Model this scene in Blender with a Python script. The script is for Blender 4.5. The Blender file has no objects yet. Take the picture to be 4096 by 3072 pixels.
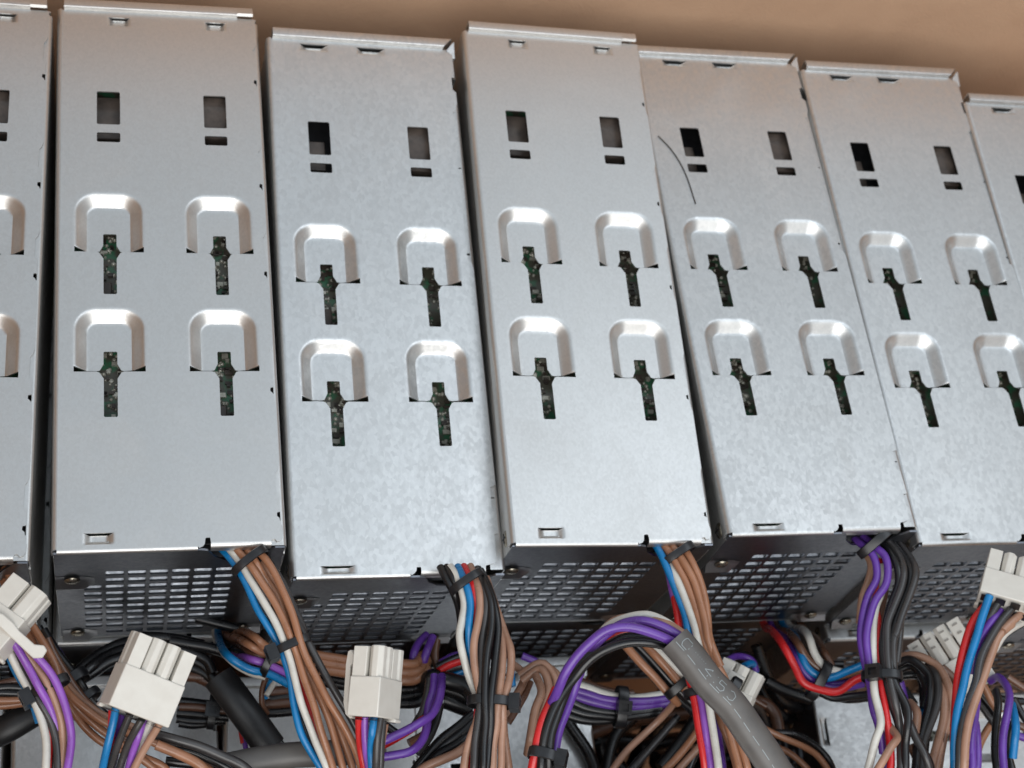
import bpy, bmesh, math, random
from mathutils import Vector, Matrix
from mathutils.geometry import delaunay_2d_cdt
R = math.radians
S = 0.0077                      # one modelling unit in metres
scene = bpy.context.scene
col = scene.collection

# ------------------------------------------------------------------ camera
FPX = 6271.44
CAMP = Vector((-16.0, -45.5, 66.0))
AX = [Vector((0.967194, -0.10599, 0.230874)), Vector((0.007567, -0.896384, -0.443214)), Vector((0.253928, 0.43042, -0.866175))]
cam = bpy.data.cameras.new('camera'); camo = bpy.data.objects.new('camera', cam); col.objects.link(camo)
x_, y_, z_ = AX[0], -AX[1], -AX[2]
camo.matrix_world = Matrix(((x_.x, y_.x, z_.x, CAMP.x * S), (x_.y, y_.y, z_.y, CAMP.y * S), (x_.z, y_.z, z_.z, CAMP.z * S), (0, 0, 0, 1)))
cam.sensor_width = 36; cam.lens = FPX * 36 / 4096
cam.clip_start = 0.01; cam.clip_end = 50
cam.dof.use_dof = True; cam.dof.focus_distance = 58 * S; cam.dof.aperture_fstop = 22
scene.camera = camo

# ------------------------------------------------------------------ world and lamps
w = bpy.data.worlds.new('World'); scene.world = w; w.use_nodes = True
nt = w.node_tree; bg = nt.nodes['Background']
tc = nt.nodes.new('ShaderNodeTexCoord'); sx = nt.nodes.new('ShaderNodeSeparateXYZ'); rp = nt.nodes.new('ShaderNodeValToRGB')
nt.links.new(tc.outputs['Generated'], sx.inputs[0]); nt.links.new(sx.outputs['Z'], rp.inputs[0]); nt.links.new(rp.outputs[0], bg.inputs[0])
e = rp.color_ramp.elements
e[0].position = 0.0; e[0].color = (0.10, 0.075, 0.06, 1)
e[1].position = 1.0; e[1].color = (0.56, 0.645, 0.735, 1)
m_ = e.new(0.45); m_.color = (0.37, 0.38, 0.39, 1)
m_ = e.new(0.8); m_.color = (0.49, 0.55, 0.60, 1)
bg.inputs[1].default_value = 1.0
def area(name, loc, target, sx_, sy_, power, colr):
    l = bpy.data.lights.new(name, 'AREA'); l.shape = 'RECTANGLE'; l.size = sx_ * S; l.size_y = sy_ * S; l.energy = power; l.color = colr
    o = bpy.data.objects.new(name, l); col.objects.link(o); o.location = Vector(loc) * S
    o.rotation_euler = (Vector(target) - Vector(loc)).to_track_quat('-Z', 'Y').to_euler()
area('window_light', (48, -16, 120), (25, -8, 8), 105, 56, 1.7, (0.86, 0.93, 1.0))
area('room_light', (-20, -105, 100), (0, -8, 10), 150, 80, 7.4, (1.0, 0.98, 0.95))
scene.render.engine = 'CYCLES'
vs = scene.view_settings; vs.view_transform = 'Standard'; vs.look = 'None'; vs.exposure = 0.07; vs.gamma = 1.0; vs.use_curve_mapping = False

# ------------------------------------------------------------------ helpers
def at(X, Y, z):
    """point of the place seen at full-size photo pixel X, Y at height z"""
    a = (X - 2048) / FPX; b = (Y - 1536) / FPX
    d = AX[0] * a + AX[1] * b + AX[2]
    return CAMP + d * ((z - CAMP.z) / d.z)
def vat(X, Y, z): return at(X, Y, z)
def thicken(verts, faces, t, offset):
    """give a sheet real thickness: two skins and a separate rim, so the shading of the flats stays flat"""
    verts = [Vector(v) for v in verts]; N = [Vector((0, 0, 0)) for _ in verts]
    cnt = {}
    for f in faces:
        a, b, c = verts[f[0]], verts[f[1]], verts[f[2]]
        n = (b - a).cross(c - a)
        if n.length > 0: n.normalize()
        k = len(f)
        for j in range(k):
            p, q, r = verts[f[j - 1]], verts[f[j]], verts[f[(j + 1) % k]]
            u, w = p - q, r - q
            an = u.angle(w) if u.length > 1e-9 and w.length > 1e-9 else 0
            N[f[j]] += n * an
            e_ = (f[j], f[(j + 1) % k]); cnt[e_] = cnt.get(e_, 0) + 1
    N = [n.normalized() if n.length > 1e-12 else Vector((0, 0, 1)) for n in N]
    a0 = t * (offset + 1) / 2; a1 = a0 - t
    nv = len(verts); out = [v + n * a0 for v, n in zip(verts, N)] + [v + n * a1 for v, n in zip(verts, N)]
    fs = [tuple(f) for f in faces] + [tuple(i + nv for i in reversed(f)) for f in faces]
    for (i, j) in list(cnt):
        if (j, i) not in cnt:
            k = len(out); out += [out[i], out[j], out[j + nv], out[i + nv]]; fs.append((k + 1, k, k + 3, k + 2))
    return out, fs
def link_mesh(name, verts, faces, mat, parent=None, smooth=True, sharp=35, solid=0.0, offset=-1, bevel=0.0):
    if solid: verts, faces = thicken(verts, faces, solid, offset)
    me = bpy.data.meshes.new(name)
    me.from_pydata([tuple(Vector(v) * S) for v in verts], [], faces)
    me.validate(); me.update()
    if smooth:
        me.shade_smooth(); me.set_sharp_from_angle(angle=R(sharp))
    if not isinstance(mat, (list, tuple)): mat = [mat]
    for m in mat: me.materials.append(m)
    o = bpy.data.objects.new(name, me); col.objects.link(o)
    if parent: o.parent = parent
    if bevel:
        md = o.modifiers.new('bevel', 'BEVEL'); md.width = bevel * S; md.segments = 2; md.limit_method = 'ANGLE'; md.angle_limit = R(40)
    return o
def empty(name, loc=(0, 0, 0), label=None, cat=None, group=None):
    o = bpy.data.objects.new(name, None); o.empty_display_size = 0.01; col.objects.link(o); o.location = Vector(loc) * S
    if label: o['label'] = label
    if cat: o['category'] = cat
    if group: o['group'] = group
    return o
class MB:
    def __init__(s): s.v = []; s.f = []
    def add(s, vs, fs):
        n = len(s.v); s.v += [Vector(a) for a in vs]; s.f += [[i + n for i in q] for q in fs]
    def box(s, a, b, M=None):
        x0, y0, z0 = a; x1, y1, z1 = b
        vs = [(x0, y0, z0), (x1, y0, z0), (x1, y1, z0), (x0, y1, z0), (x0, y0, z1), (x1, y0, z1), (x1, y1, z1), (x0, y1, z1)]
        if M: vs = [M @ Vector(q) for q in vs]
        s.add(vs, [(3, 2, 1, 0), (4, 5, 6, 7), (0, 1, 5, 4), (1, 2, 6, 5), (2, 3, 7, 6), (3, 0, 4, 7)])
    def sweep(s, prof, a, b, fn):
        """prof: list of 2D, extruded from a to b; fn(p, t) -> 3D"""
        n = len(prof); vs = [fn(p, a) for p in prof] + [fn(p, b) for p in prof]
        s.add(vs, [(i, i + 1, n + i + 1, n + i) for i in range(n - 1)])
    def prism(s, poly, z0, z1, M=None):
        n = len(poly); vs = [Vector((p[0], p[1], z0)) for p in poly] + [Vector((p[0], p[1], z1)) for p in poly]
        if M: vs = [M @ q for q in vs]
        s.add(vs, [tuple(range(n - 1, -1, -1)), tuple(range(n, 2 * n))] + [(i, (i + 1) % n, n + (i + 1) % n, n + i) for i in range(n)])
    def dome(s, c, r, h, n=10, k=3, sy=1.0):
        vs = []; fs = []
        for j in range(k):
            a = j / k * math.pi / 2
            for i in range(n):
                t = i / n * 2 * math.pi
                vs.append((c[0] + r * math.cos(a) * math.cos(t), c[1] + sy * r * math.cos(a) * math.sin(t), c[2] + h * math.sin(a)))
        vs.append((c[0], c[1], c[2] + h))
        for j in range(k - 1):
            for i in range(n): fs.append((j * n + i, j * n + (i + 1) % n, (j + 1) * n + (i + 1) % n, (j + 1) * n + i))
        for i in range(n): fs.append(((k - 1) * n + i, (k - 1) * n + (i + 1) % n, k * n))
        s.add(vs, fs)
    def link(s, name, mat, parent=None, **k): return link_mesh(name, s.v, s.f, mat, parent, **k)

# ------------------------------------------------------------------ materials
def mat(name, color, rough=0.5, metal=0.0, coat=0.0, spec=0.5):
    m = bpy.data.materials.new(name); m.use_nodes = True; b = m.node_tree.nodes['Principled BSDF']
    b.inputs['Base Color'].default_value = (*color, 1); b.inputs['Roughness'].default_value = rough; b.inputs['Metallic'].default_value = metal
    b.inputs['Coat Weight'].default_value = coat; b.inputs['Specular IOR Level'].default_value = spec
    return m
def noisy(m, scale, c0, c1, r0=None, r1=None, bump=0.0, detail=4, bscale=None, stretch=(1, 1, 1), p0=0.3, p1=0.7):
    t = m.node_tree; b = t.nodes['Principled BSDF']; N = t.nodes.new; L = t.links.new
    tc = N('ShaderNodeTexCoord'); mp = N('ShaderNodeMapping'); mp.inputs['Scale'].default_value = stretch; L(tc.outputs['Object'], mp.inputs[0])
    n = N('ShaderNodeTexNoise'); n.inputs['Scale'].default_value = scale; n.inputs['Detail'].default_value = detail; L(mp.outputs[0], n.inputs['Vector'])
    r = N('ShaderNodeValToRGB'); r.color_ramp.elements[0].position = p0; r.color_ramp.elements[1].position = p1
    r.color_ramp.elements[0].color = (*c0, 1); r.color_ramp.elements[1].color = (*c1, 1)
    L(n.outputs['Fac'], r.inputs[0]); L(r.outputs[0], b.inputs['Base Color'])
    if r0 is not None:
        mr = N('ShaderNodeMapRange'); mr.inputs['From Min'].default_value = p0; mr.inputs['From Max'].default_value = p1
        mr.inputs['To Min'].default_value = r0; mr.inputs['To Max'].default_value = r1; L(n.outputs['Fac'], mr.inputs[0]); L(mr.outputs[0], b.inputs['Roughness'])
    if bump:
        n2 = N('ShaderNodeTexNoise'); n2.inputs['Scale'].default_value = bscale or scale * 2; n2.inputs['Detail'].default_value = 3; L(mp.outputs[0], n2.inputs['Vector'])
        bp = N('ShaderNodeBump'); bp.inputs['Strength'].default_value = bump; bp.inputs['Distance'].default_value = 0.0004; L(n2.outputs['Fac'], bp.inputs['Height']); L(bp.outputs[0], b.inputs['Normal'])
    return m
def galv(name, c0, c1, r0, r1, bump, spang):
    """zinc coated steel: fine spangle, large soft stains, rolling grain"""
    m = mat(name, c1, 0.4, 1.0); t = m.node_tree; b = t.nodes['Principled BSDF']; N = t.nodes.new; L = t.links.new
    tc = N('ShaderNodeTexCoord'); oi = N('ShaderNodeObjectInfo')
    ad = N('ShaderNodeVectorMath'); ad.operation = 'ADD'; L(tc.outputs['Object'], ad.inputs[0])
    sc = N('ShaderNodeVectorMath'); sc.operation = 'SCALE'; L(oi.outputs['Location'], sc.inputs[0]); sc.inputs['Scale'].default_value = 3.7; L(sc.outputs[0], ad.inputs[1])
    mp = N('ShaderNodeMapping'); mp.inputs['Scale'].default_value = (1, 0.7, 1); L(ad.outputs[0], mp.inputs[0])
    v = N('ShaderNodeTexVoronoi'); v.inputs['Scale'].default_value = spang; v.inputs['Randomness'].default_value = 1; L(mp.outputs[0], v.inputs['Vector'])
    n1 = N('ShaderNodeTexNoise'); n1.inputs['Scale'].default_value = spang * 0.8; n1.inputs['Detail'].default_value = 5; n1.inputs['Roughness'].default_value = 0.65; L(mp.outputs[0], n1.inputs['Vector'])
    n3 = N('ShaderNodeTexNoise'); n3.inputs['Scale'].default_value = 40; n3.inputs['Detail'].default_value = 5; L(mp.outputs[0], n3.inputs['Vector'])
    sp = N('ShaderNodeSeparateColor'); L(v.outputs['Color'], sp.inputs[0])
    mx = N('ShaderNodeMix'); mx.inputs[0].default_value = 0.68; L(sp.outputs[0], mx.inputs[2]); L(n1.outputs['Fac'], mx.inputs[3])
    m2 = N('ShaderNodeMix'); m2.inputs[0].default_value = 0.3; L(mx.outputs[0], m2.inputs[2]); L(n3.outputs['Fac'], m2.inputs[3])
    r = N('ShaderNodeValToRGB'); r.color_ramp.elements[0].position = 0.36; r.color_ramp.elements[1].position = 0.64
    r.color_ramp.elements[0].color = (*c0, 1); r.color_ramp.elements[1].color = (*c1, 1); L(m2.outputs[0], r.inputs[0]); L(r.outputs[0], b.inputs['Base Color'])
    mr = N('ShaderNodeMapRange'); mr.inputs['From Min'].default_value = 0.3; mr.inputs['From Max'].default_value = 0.7; mr.inputs['To Min'].default_value = r1; mr.inputs['To Max'].default_value = r0
    L(m2.outputs[0], mr.inputs[0])
    n4 = N('ShaderNodeTexNoise'); n4.inputs['Scale'].default_value = 26; n4.inputs['Detail'].default_value = 7; n4.inputs['Distortion'].default_value = 1.2; L(ad.outputs[0], n4.inputs['Vector'])
    sm_ = N('ShaderNodeMapRange'); sm_.inputs['From Min'].default_value = 0.52; sm_.inputs['From Max'].default_value = 0.72; sm_.inputs['To Min'].default_value = 0.0; sm_.inputs['To Max'].default_value = 0.06; L(n4.outputs['Fac'], sm_.inputs[0])
    sa = N('ShaderNodeMath'); sa.operation = 'ADD'; L(mr.outputs[0], sa.inputs[0]); L(sm_.outputs[0], sa.inputs[1]); L(sa.outputs[0], b.inputs['Roughness'])
    bp = N('ShaderNodeBump'); bp.inputs['Strength'].default_value = bump; bp.inputs['Distance'].default_value = 0.0002; L(mx.outputs[0], bp.inputs['Height']); L(bp.outputs[0], b.inputs['Normal'])
    return m
MA = galv('galvanised_fine', (0.62, 0.615, 0.60), (0.67, 0.665, 0.65), 0.39, 0.45, 0.06, 1500)
MBm = galv('galvanised_spangled', (0.58, 0.585, 0.58), (0.69, 0.69, 0.68), 0.35, 0.47, 0.12, 850)
MPANEL = galv('galvanised_dim_panel', (0.21, 0.22, 0.245), (0.25, 0.26, 0.285), 0.33, 0.41, 0.05, 900)  # same metal as the covers, darkened to stand for its dim reflections
MSEAT = galv('galvanised_lit_seat', (0.36, 0.365, 0.38), (0.42, 0.425, 0.44), 0.36, 0.44, 0.05, 900)  # paler than the panel metal so the ledges look lit
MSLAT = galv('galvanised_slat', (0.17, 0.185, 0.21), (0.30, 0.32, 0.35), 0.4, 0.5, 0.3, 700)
MSCREW = noisy(mat('plated_screw', (0.4, 0.37, 0.3), 0.3, 1.0), 900, (0.24, 0.22, 0.18), (0.42, 0.39, 0.32), 0.22, 0.4)
MCARD = noisy(mat('cardboard', (0.42, 0.26, 0.15), 0.85), 55, (0.545, 0.35, 0.228), (0.59, 0.385, 0.252), bump=0.6, bscale=900, detail=9, stretch=(1, 1, 1.4))
MPCB = noisy(mat('circuit_board', (0.02, 0.12, 0.05), 0.3), 260, (0.085, 0.08, 0.06), (0.045, 0.16, 0.085), p0=0.46, p1=0.60)
MSOLD = noisy(mat('solder', (0.7, 0.68, 0.62), 0.35, 0.35), 500, (0.38, 0.36, 0.3), (0.6, 0.58, 0.5))
MCOMP = noisy(mat('component_plastic', (0.05, 0.04, 0.035), 0.4), 300, (0.03, 0.024, 0.02), (0.09, 0.07, 0.055))
MFILM = noisy(mat('insulating_film', (0.1, 0.08, 0.07), 0.3), 200, (0.05, 0.04, 0.035), (0.12, 0.095, 0.08))
MDARK = noisy(mat('black_plastic', (0.012, 0.012, 0.013), 0.35), 300, (0.009, 0.009, 0.01), (0.02, 0.02, 0.022))
MTIE = noisy(mat('black_nylon', (0.01, 0.01, 0.011), 0.28), 400, (0.008, 0.008, 0.009), (0.018, 0.018, 0.02))
MNYL = noisy(mat('white_nylon', (0.78, 0.75, 0.69), 0.42), 250, (0.62, 0.59, 0.535), (0.67, 0.645, 0.59)); MNYL.node_tree.nodes['Principled BSDF'].inputs['Subsurface Weight'].default_value = 0.0
MSLV = noisy(mat('grey_heat_shrink', (0.07, 0.062, 0.058), 0.42), 150, (0.09, 0.084, 0.08), (0.12, 0.112, 0.105), bump=0.06, bscale=300)
MSLK = noisy(mat('black_heat_shrink', (0.014, 0.014, 0.015), 0.4), 150, (0.011, 0.011, 0.012), (0.02, 0.02, 0.021), bump=0.06, bscale=300)
MINK = mat('white_ink', (0.27, 0.30, 0.31), 0.6)
MHAIR = mat('hair', (0.01, 0.01, 0.01), 0.5)
def wire(name, c, rough=0.27):
    m = mat('wire_' + name, c, rough, spec=0.6)
    return noisy(m, 180, tuple(a * 0.86 for a in c), tuple(min(1, a * 1.1) for a in c), rough - 0.05, rough + 0.1)
WC = {'br': wire('brown', (0.33, 0.15, 0.08)), 'tn': wire('tan', (0.36, 0.20, 0.135)), 'bl': wire('blue', (0.003, 0.17, 0.42)), 'w': wire('white', (0.60, 0.58, 0.53)),
      'k': wire('black', (0.008, 0.008, 0.009)), 'p': wire('purple', (0.115, 0.04, 0.30)), 'o': wire('violet', (0.26, 0.085, 0.44)), 'r': wire('red', (0.58, 0.018, 0.02)),
      'g': wire('grey', (0.04, 0.037, 0.037)), 'db': wire('dark_brown', (0.13, 0.06, 0.035))}
WNAME = {'br': 'brown', 'tn': 'tan', 'bl': 'blue', 'w': 'white', 'k': 'black', 'p': 'purple', 'o': 'violet', 'r': 'red', 'g': 'dark grey', 'db': 'dark brown'}

# ------------------------------------------------------------------ cardboard box (the surroundings)
rnd = random.Random(5)
box = empty('cardboard_box', (0, 2, -32), 'brown cardboard box standing around all the metal power supplies', 'box')
def wall(name, o, u, v, nu, nv, amp, solid=0.5):
    m = MB(); o, u, v = Vector(o), Vector(u), Vector(v); n = u.cross(v).normalized()
    vs = []
    for j in range(nv + 1):
        for i in range(nu + 1):
            a, b = i / nu, j / nv
            d = amp * (math.sin(a * 7 + 1) * 0.5 + math.sin(b * 5 + a * 3) * 0.5)
            vs.append(o + u * a + v * b + n * d - box_loc)
    fs = [(j * (nu + 1) + i, j * (nu + 1) + i + 1, (j + 1) * (nu + 1) + i + 1, (j + 1) * (nu + 1) + i) for j in range(nv) for i in range(nu)]
    m.add(vs, fs); return m.link(name, MCARD, box, solid=solid, offset=0)
box_loc = Vector((0, 2, -32))
wall('back_wall', (-30, 2.4, -32), (92, 0, 0), (0, 2.3, 51.5), 60, 30, 0.22)
wall('left_wall', (-28.5, -66, -32), (0, 71, 0), (-2, 0, 66), 10, 10, 0.2)
wall('right_wall', (58, -66, -32), (0, 71, 0), (2, 0, 66), 10, 10, 0.2)
wall('front_wall', (-30, -66, -32), (90, 0, 0), (0, -6, 46), 10, 10, 0.2)
wall('box_floor', (-30, -66, -32), (90, 0, 0), (0, 71, 0), 10, 10, 0.05)
# the flap folded outward at the top of the back wall
# ------------------------------------------------------------------ power supply
W_, L_, D_ = 8.5, 25.0, 10.3
def dedupe(poly):
    return poly
def inside(p, poly):
    c = False; n = len(poly); x, y = p
    for i in range(n):
        x0, y0 = poly[i]; x1, y1 = poly[(i + 1) % n]
        if (y0 > y) != (y1 > y) and x < (x1 - x0) * (y - y0) / (y1 - y0) + x0: c = not c
    return c
def rounded(x0, y0, x1, y1, r, n=3):
    pts = []
    for cx, cy, a0 in ((x1 - r, y1 - r, 0), (x0 + r, y1 - r, 90), (x0 + r, y0 + r, 180), (x1 - r, y0 + r, 270)):
        for i in range(n + 1):
            a = R(a0 + 90 * i / n); pts.append((cx + r * math.cos(a), cy + r * math.sin(a)))
    return pts
def sheet(outline, holes, pts=()):
    """constrained triangulation of a flat blank with cut-outs"""
    vs = []; es = []
    def loop(p):
        n = len(vs); k = len(p)
        for q in p: vs.append(Vector(q))
        for i in range(k): es.append((n + i, n + (i + 1) % k))
    loop(outline)
    for h in holes: loop(h)
    vs += [Vector(p) for p in pts]
    V, E, F, *_ = delaunay_2d_cdt(vs, es, [], 0, 1e-5)
    out = []
    for f in F:
        c = sum((V[i] for i in f), Vector((0, 0))) / len(f)
        if inside(c, outline) and not any(inside(c, h) for h in holes): out.append(tuple(f))
    return V, out
def sm(t):
    t = max(0.0, min(1.0, t)); return t * t * (3 - 2 * t)
DOMES = [(0.68 + dx, 3.42 + dx, 9.33 + dv, 12.02 + dv) for dx in (0, 4.41) for dv in (0, 5.4)]
def dome_h(u, v):
    for u0, u1, v0, v1 in DOMES:
        if u0 < u < u1 and v0 < v < v1 + 0.1:
            wd = 0.54; cr = 0.90
            a, b, c = u - u0, u1 - u, v - v0
            d = min(a, b, c)
            m = min(a, b)
            if m < cr and c < cr: d = cr - math.hypot(cr - m, cr - c)
            t = max(0.0, min(1.0, d / wd)); e2 = 0.24                   # straight flank with rounded shoulders
            if t < e2: s_ = t * t / (2 * e2)
            elif t > 1 - 0.16: s_ = (1 - e2 / 2) - (1 - t) ** 2 / (2 * 0.16) + (-0.08 + 0.0)
            else: s_ = t - e2 / 2
            mx = (1 - e2 / 2) - 0.08
            return -0.41 * min(1.0, s_ / mx)
    return 0.0
def dent_h(u, v, dents):
    for u0, u1, v0, v1, dep, wl in dents:
        if u0 <= u <= u1 and v0 - 0.03 <= v <= v1:
            return -dep * min(sm((u - u0) / wl), sm((u1 - u) / wl), sm((v1 - v) / 0.16))
    return 0.0
def arc(cx, cz, r, a0, a1, n=6):
    return [(cx + r * math.cos(R(a0 + (a1 - a0) * i / n)), cz + r * math.sin(R(a0 + (a1 - a0) * i / n))) for i in range(n + 1)]
RB = 0.14
def cover_mesh(kind):
    A = kind == 'A'
    holes = []
    for dx in (0, 4.43):
        holes.append(rounded(1.58 + dx, 4.25, 2.53 + dx, 5.93, 0.07)); holes.append(rounded(1.58 + dx, 6.35, 2.53 + dx, 6.82, 0.07))
    for dx in (0, 4.41):
        for dv in (0, 5.4):
            h = [(0.70, 11.9), (0.70, 12.15), (1.55, 12.15), (1.66, 12.19), (1.83, 12.46), (1.83, 14.06), (1.87, 14.10), (2.31, 14.10), (2.35, 14.06), (2.35, 12.46), (2.50, 12.19), (2.6, 12.15), (3.42, 12.15), (3.42, 11.9),
                 (3.0, 11.93), (2.62, 11.93), (2.50, 11.9), (2.35, 11.62), (2.35, 11.10), (2.31, 11.07), (1.86, 11.07), (1.82, 11.11), (1.82, 11.62), (1.68, 11.9), (1.56, 11.93), (1.15, 11.93)]
            holes.append([(p[0] + dx, p[1] + dv) for p in h])
    if A: dents = [(2.02, 3.02, 0.33, 0.74, 0.2, 0.3), (6.16, 7.14, 0.33, 0.74, 0.2, 0.3), (1.06, 2.2, 24.29, 24.67, 0.18, 0.33)]
    else: dents = [(1.38, 2.7, 0.3, 0.54, 0.2, 0.4), (3.94, 5.3, 0.3, 0.54, 0.2, 0.4), (1.06, 2.5, 24.53, 24.8, 0.18, 0.4)]
    for u0, u1, v0, v1, dep, wl in dents:
        gap = 0.05 if A else 0.11
        if v0 > 20: gap = 0.06
        holes.append([(u0 + 0.02, v0 - gap), (u1 - 0.02, v0 - gap), (u1 - wl * 0.7, v0), (u0 + wl * 0.7, v0)])
    out = [(RB, 0.0)]
    if A:
        out += [(8.40, 0.0)]
        for s in (1.70, 7.08, 11.35, 16.65, 21.95):
            out += [(8.40, s - 0.35), (8.33, s - 0.12), (8.24, s), (8.22, s + 0.9), (8.34, s + 0.94), (8.34, s + 1.6), (8.22, s + 1.64), (8.21, s + 1.78), (8.30, s + 1.86), (8.33, s + 2.05), (8.40, s + 2.4)]
        out += [(8.36, 24.1), (8.40, 24.3), (8.38, 24.6), (8.30, 24.72), (8.17, 24.76), (8.10, 24.66), (8.00, 24.66), (7.95, 24.72), (5.70, 24.72), (5.68, 24.55), (5.66, 24.53), (5.53, 24.53), (5.50, 24.57), (5.47, 24.78), (5.40, 24.87), (5.26, 24.92)]
    else:
        out += [(7.98, 0.0), (8.16, 0.12), (8.42, 0.2), (8.42, 1.5), (8.28, 1.52), (8.28, 2.15), (8.34, 2.22), (8.42, 2.3), (8.42, 2.9), (8.30, 3.3), (8.19, 3.35), (8.19, 10.95), (8.36, 11.0), (8.42, 11.3),
                (8.42, 21.2), (8.2, 21.3), (8.17, 22.15), (8.32, 22.22), (8.36, 23.26), (8.18, 23.3), (8.16, 24.42), (8.08, 24.5), (7.9, 24.55), (7.7, 24.60), (7.68, 24.72), (5.06, 24.72), (5.05, 24.60), (4.88, 24.60), (4.86, 24.75), (4.78, 24.84), (4.66, 24.92)]
    uend = out[-1][0]
    out += [(uend - 0.05, L_ - RB), (RB, L_ - RB)]
    pts = []
    st = 0.075
    for u0, u1, v0, v1 in DOMES:
        nu = int((u1 - u0 + 0.36) / st); nv = int((v1 - v0 + 0.24) / st)
        for i in range(nu + 1):
            for j in range(nv + 1):
                q = (u0 - 0.18 + i * st, v0 - 0.18 + j * st)
                if q[1] < v1 + 0.06: pts.append(q)
    for u0, u1, v0, v1, dep, wl in dents:
        nu = int((u1 - u0) / 0.07)
        for i in range(nu + 1):
            for j in range(8): pts.append((u0 + (u1 - u0) * i / nu + 0.0007, v0 + 0.006 + (v1 - v0) * j / 7))
    for u0, u1, v0, v1, dep, wl in dents:
        gg = 0.24
        for i in range(25):
            u = u0 - 0.12 + (u1 - u0 + 0.24) * i / 24
            pts += [(u, v1 + 0.05), (u, v1 + 0.1), (u, v0 - gg + .09), (u, v0 - gg + .03)]
        for j in range(10):
            v = v0 - 0.15 + (v1 - v0 + 0.2) * j / 9
            pts += [(u0 - 0.05, v), (u0 - 0.11, v), (u1 + 0.05, v), (u1 + 0.11, v)]
    for i in range(28):
        for j in range(83):
            u, v = 0.22 + i * 0.29, 0.13 + j * 0.297
            if dome_h(u, v) == 0: pts.append((u, v))
    ins = [q for q in pts if inside(q, out) and not any(inside(q, h) for h in holes)]
    V, F = sheet(out, holes, ins)
    m = MB()
    vv = [Vector((p.x, -p.y, dome_h(p.x, p.y) + dent_h(p.x, p.y, dents))) for p in V]
    ff = []
    for f in F:
        a, b, c = (vv[i] for i in f)
        nrm = (b - a).cross(c - a)
        ff.append(f if nrm.z > 0 else tuple(reversed(f)))
    m.add(vv, ff)
    # folded edges
    left = [(0, -0.55)] + arc(RB, -RB, RB, 180, 90)
    m.sweep(left, 0.0, L_ - RB, lambda p, t: (p[0], -t, p[1]))
    bot = arc(-(L_ - RB), -RB, RB, 90, 180)
    m.sweep(bot, RB, uend - 0.05, lambda p, t: (t, p[0], p[1]))
    fl0, fl1 = (5.70, 7.95) if A else (5.06, 7.68)
    flap = arc(-24.72, -0.2, 0.2, 90, 180) + [(-24.92, -0.42)]
    m.sweep(flap, fl0, fl1, lambda p, t: (t, p[0], p[1]))
    # raised joggle along the back edge
    t0, t1 = 0.22, (7.62 if A else 7.98)
    jog = [(0.50, -0.6)] + arc(0.41, 0.12, 0.09, 0, 90, 4) + arc(0.09, 0.16, 0.05, 90, 160, 4) + [(0.02, 0.05), (0.0, 0.0)]
    if A:
        m.sweep(jog, t0, t1, lambda p, t: (t, p[0], p[1]))
        top = [(0.50, -0.6)] + arc(0.41, 0.12, 0.09, 0, 90, 4) + [(0.13, 0.22), (0.05, 0.12)]
        m.sweep(top, 7.62, 8.3, lambda p, t: (t, p[0], p[1]))
    else:
        m.sweep(jog, t0, t1, lambda p, t: (t + (max(0.0, p[0]) * 0.9 if t > 4 else 0), p[0], p[1]))
    if not A:       # the side flange rises to meet the back edge, leaving a mitred slit
        a = [(8.17, -0.04, 0.0), (8.51, 0.36, 0.09), (8.54, 0.36, 0.08), (8.54, -0.45, -0.06), (8.42, -0.45, -0.02)]
        m.add(a + [(x, y, z - 0.5) for x, y, z in a[2:4]], [(0, 4, 3, 2, 1), (2, 3, 6, 5)])
    return m
def make_front(kind):
    A = kind == 'A'
    holes = []
    n0 = -2.14
    for c in range(7):
        x0 = 1.03 + c * 0.83
        for r in range(10):
            zt = n0 - r * 0.79
            if c == 0 and (r < 2 or r > 8): continue
            if c == 6 and r == 9: continue
            holes.append(rounded(x0, zt - 0.52, x0 + 0.68, zt, 0.06, 2))
    c0 = 5.35 if A else 5.0
    out = [(0.02, -0.12), (c0, -0.12), (c0 + 0.25, -0.22), (c0 + 0.5, -0.85), (c0 + 0.95, -1.35), (c0 + 1.5, -1.5), (7.35, -1.3), (7.55, -0.85), (7.8, -0.45), (8.1, -0.12), (8.45, -0.12), (8.45, -8.6), (8.3, -8.9), (8.3, -10.0), (8.2, -10.2), (0.25, -10.2), (0.02, -10.0)]
    V, F = sheet(out, holes)
    m = MB(); vv = [Vector((p.x, -L_ + 0.02, p.y)) for p in V]; ff = []
    for f in F:
        a, b, c = (vv[i] for i in f); nrm = (b - a).cross(c - a)
        ff.append(f if nrm.y < 0 else tuple(reversed(f)))
    m.add(vv, ff); return m
def screw_mesh():
    m = MB(); m.dome((0, 0, 0), 0.30, 0.13, 16, 4)
    return m
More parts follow.
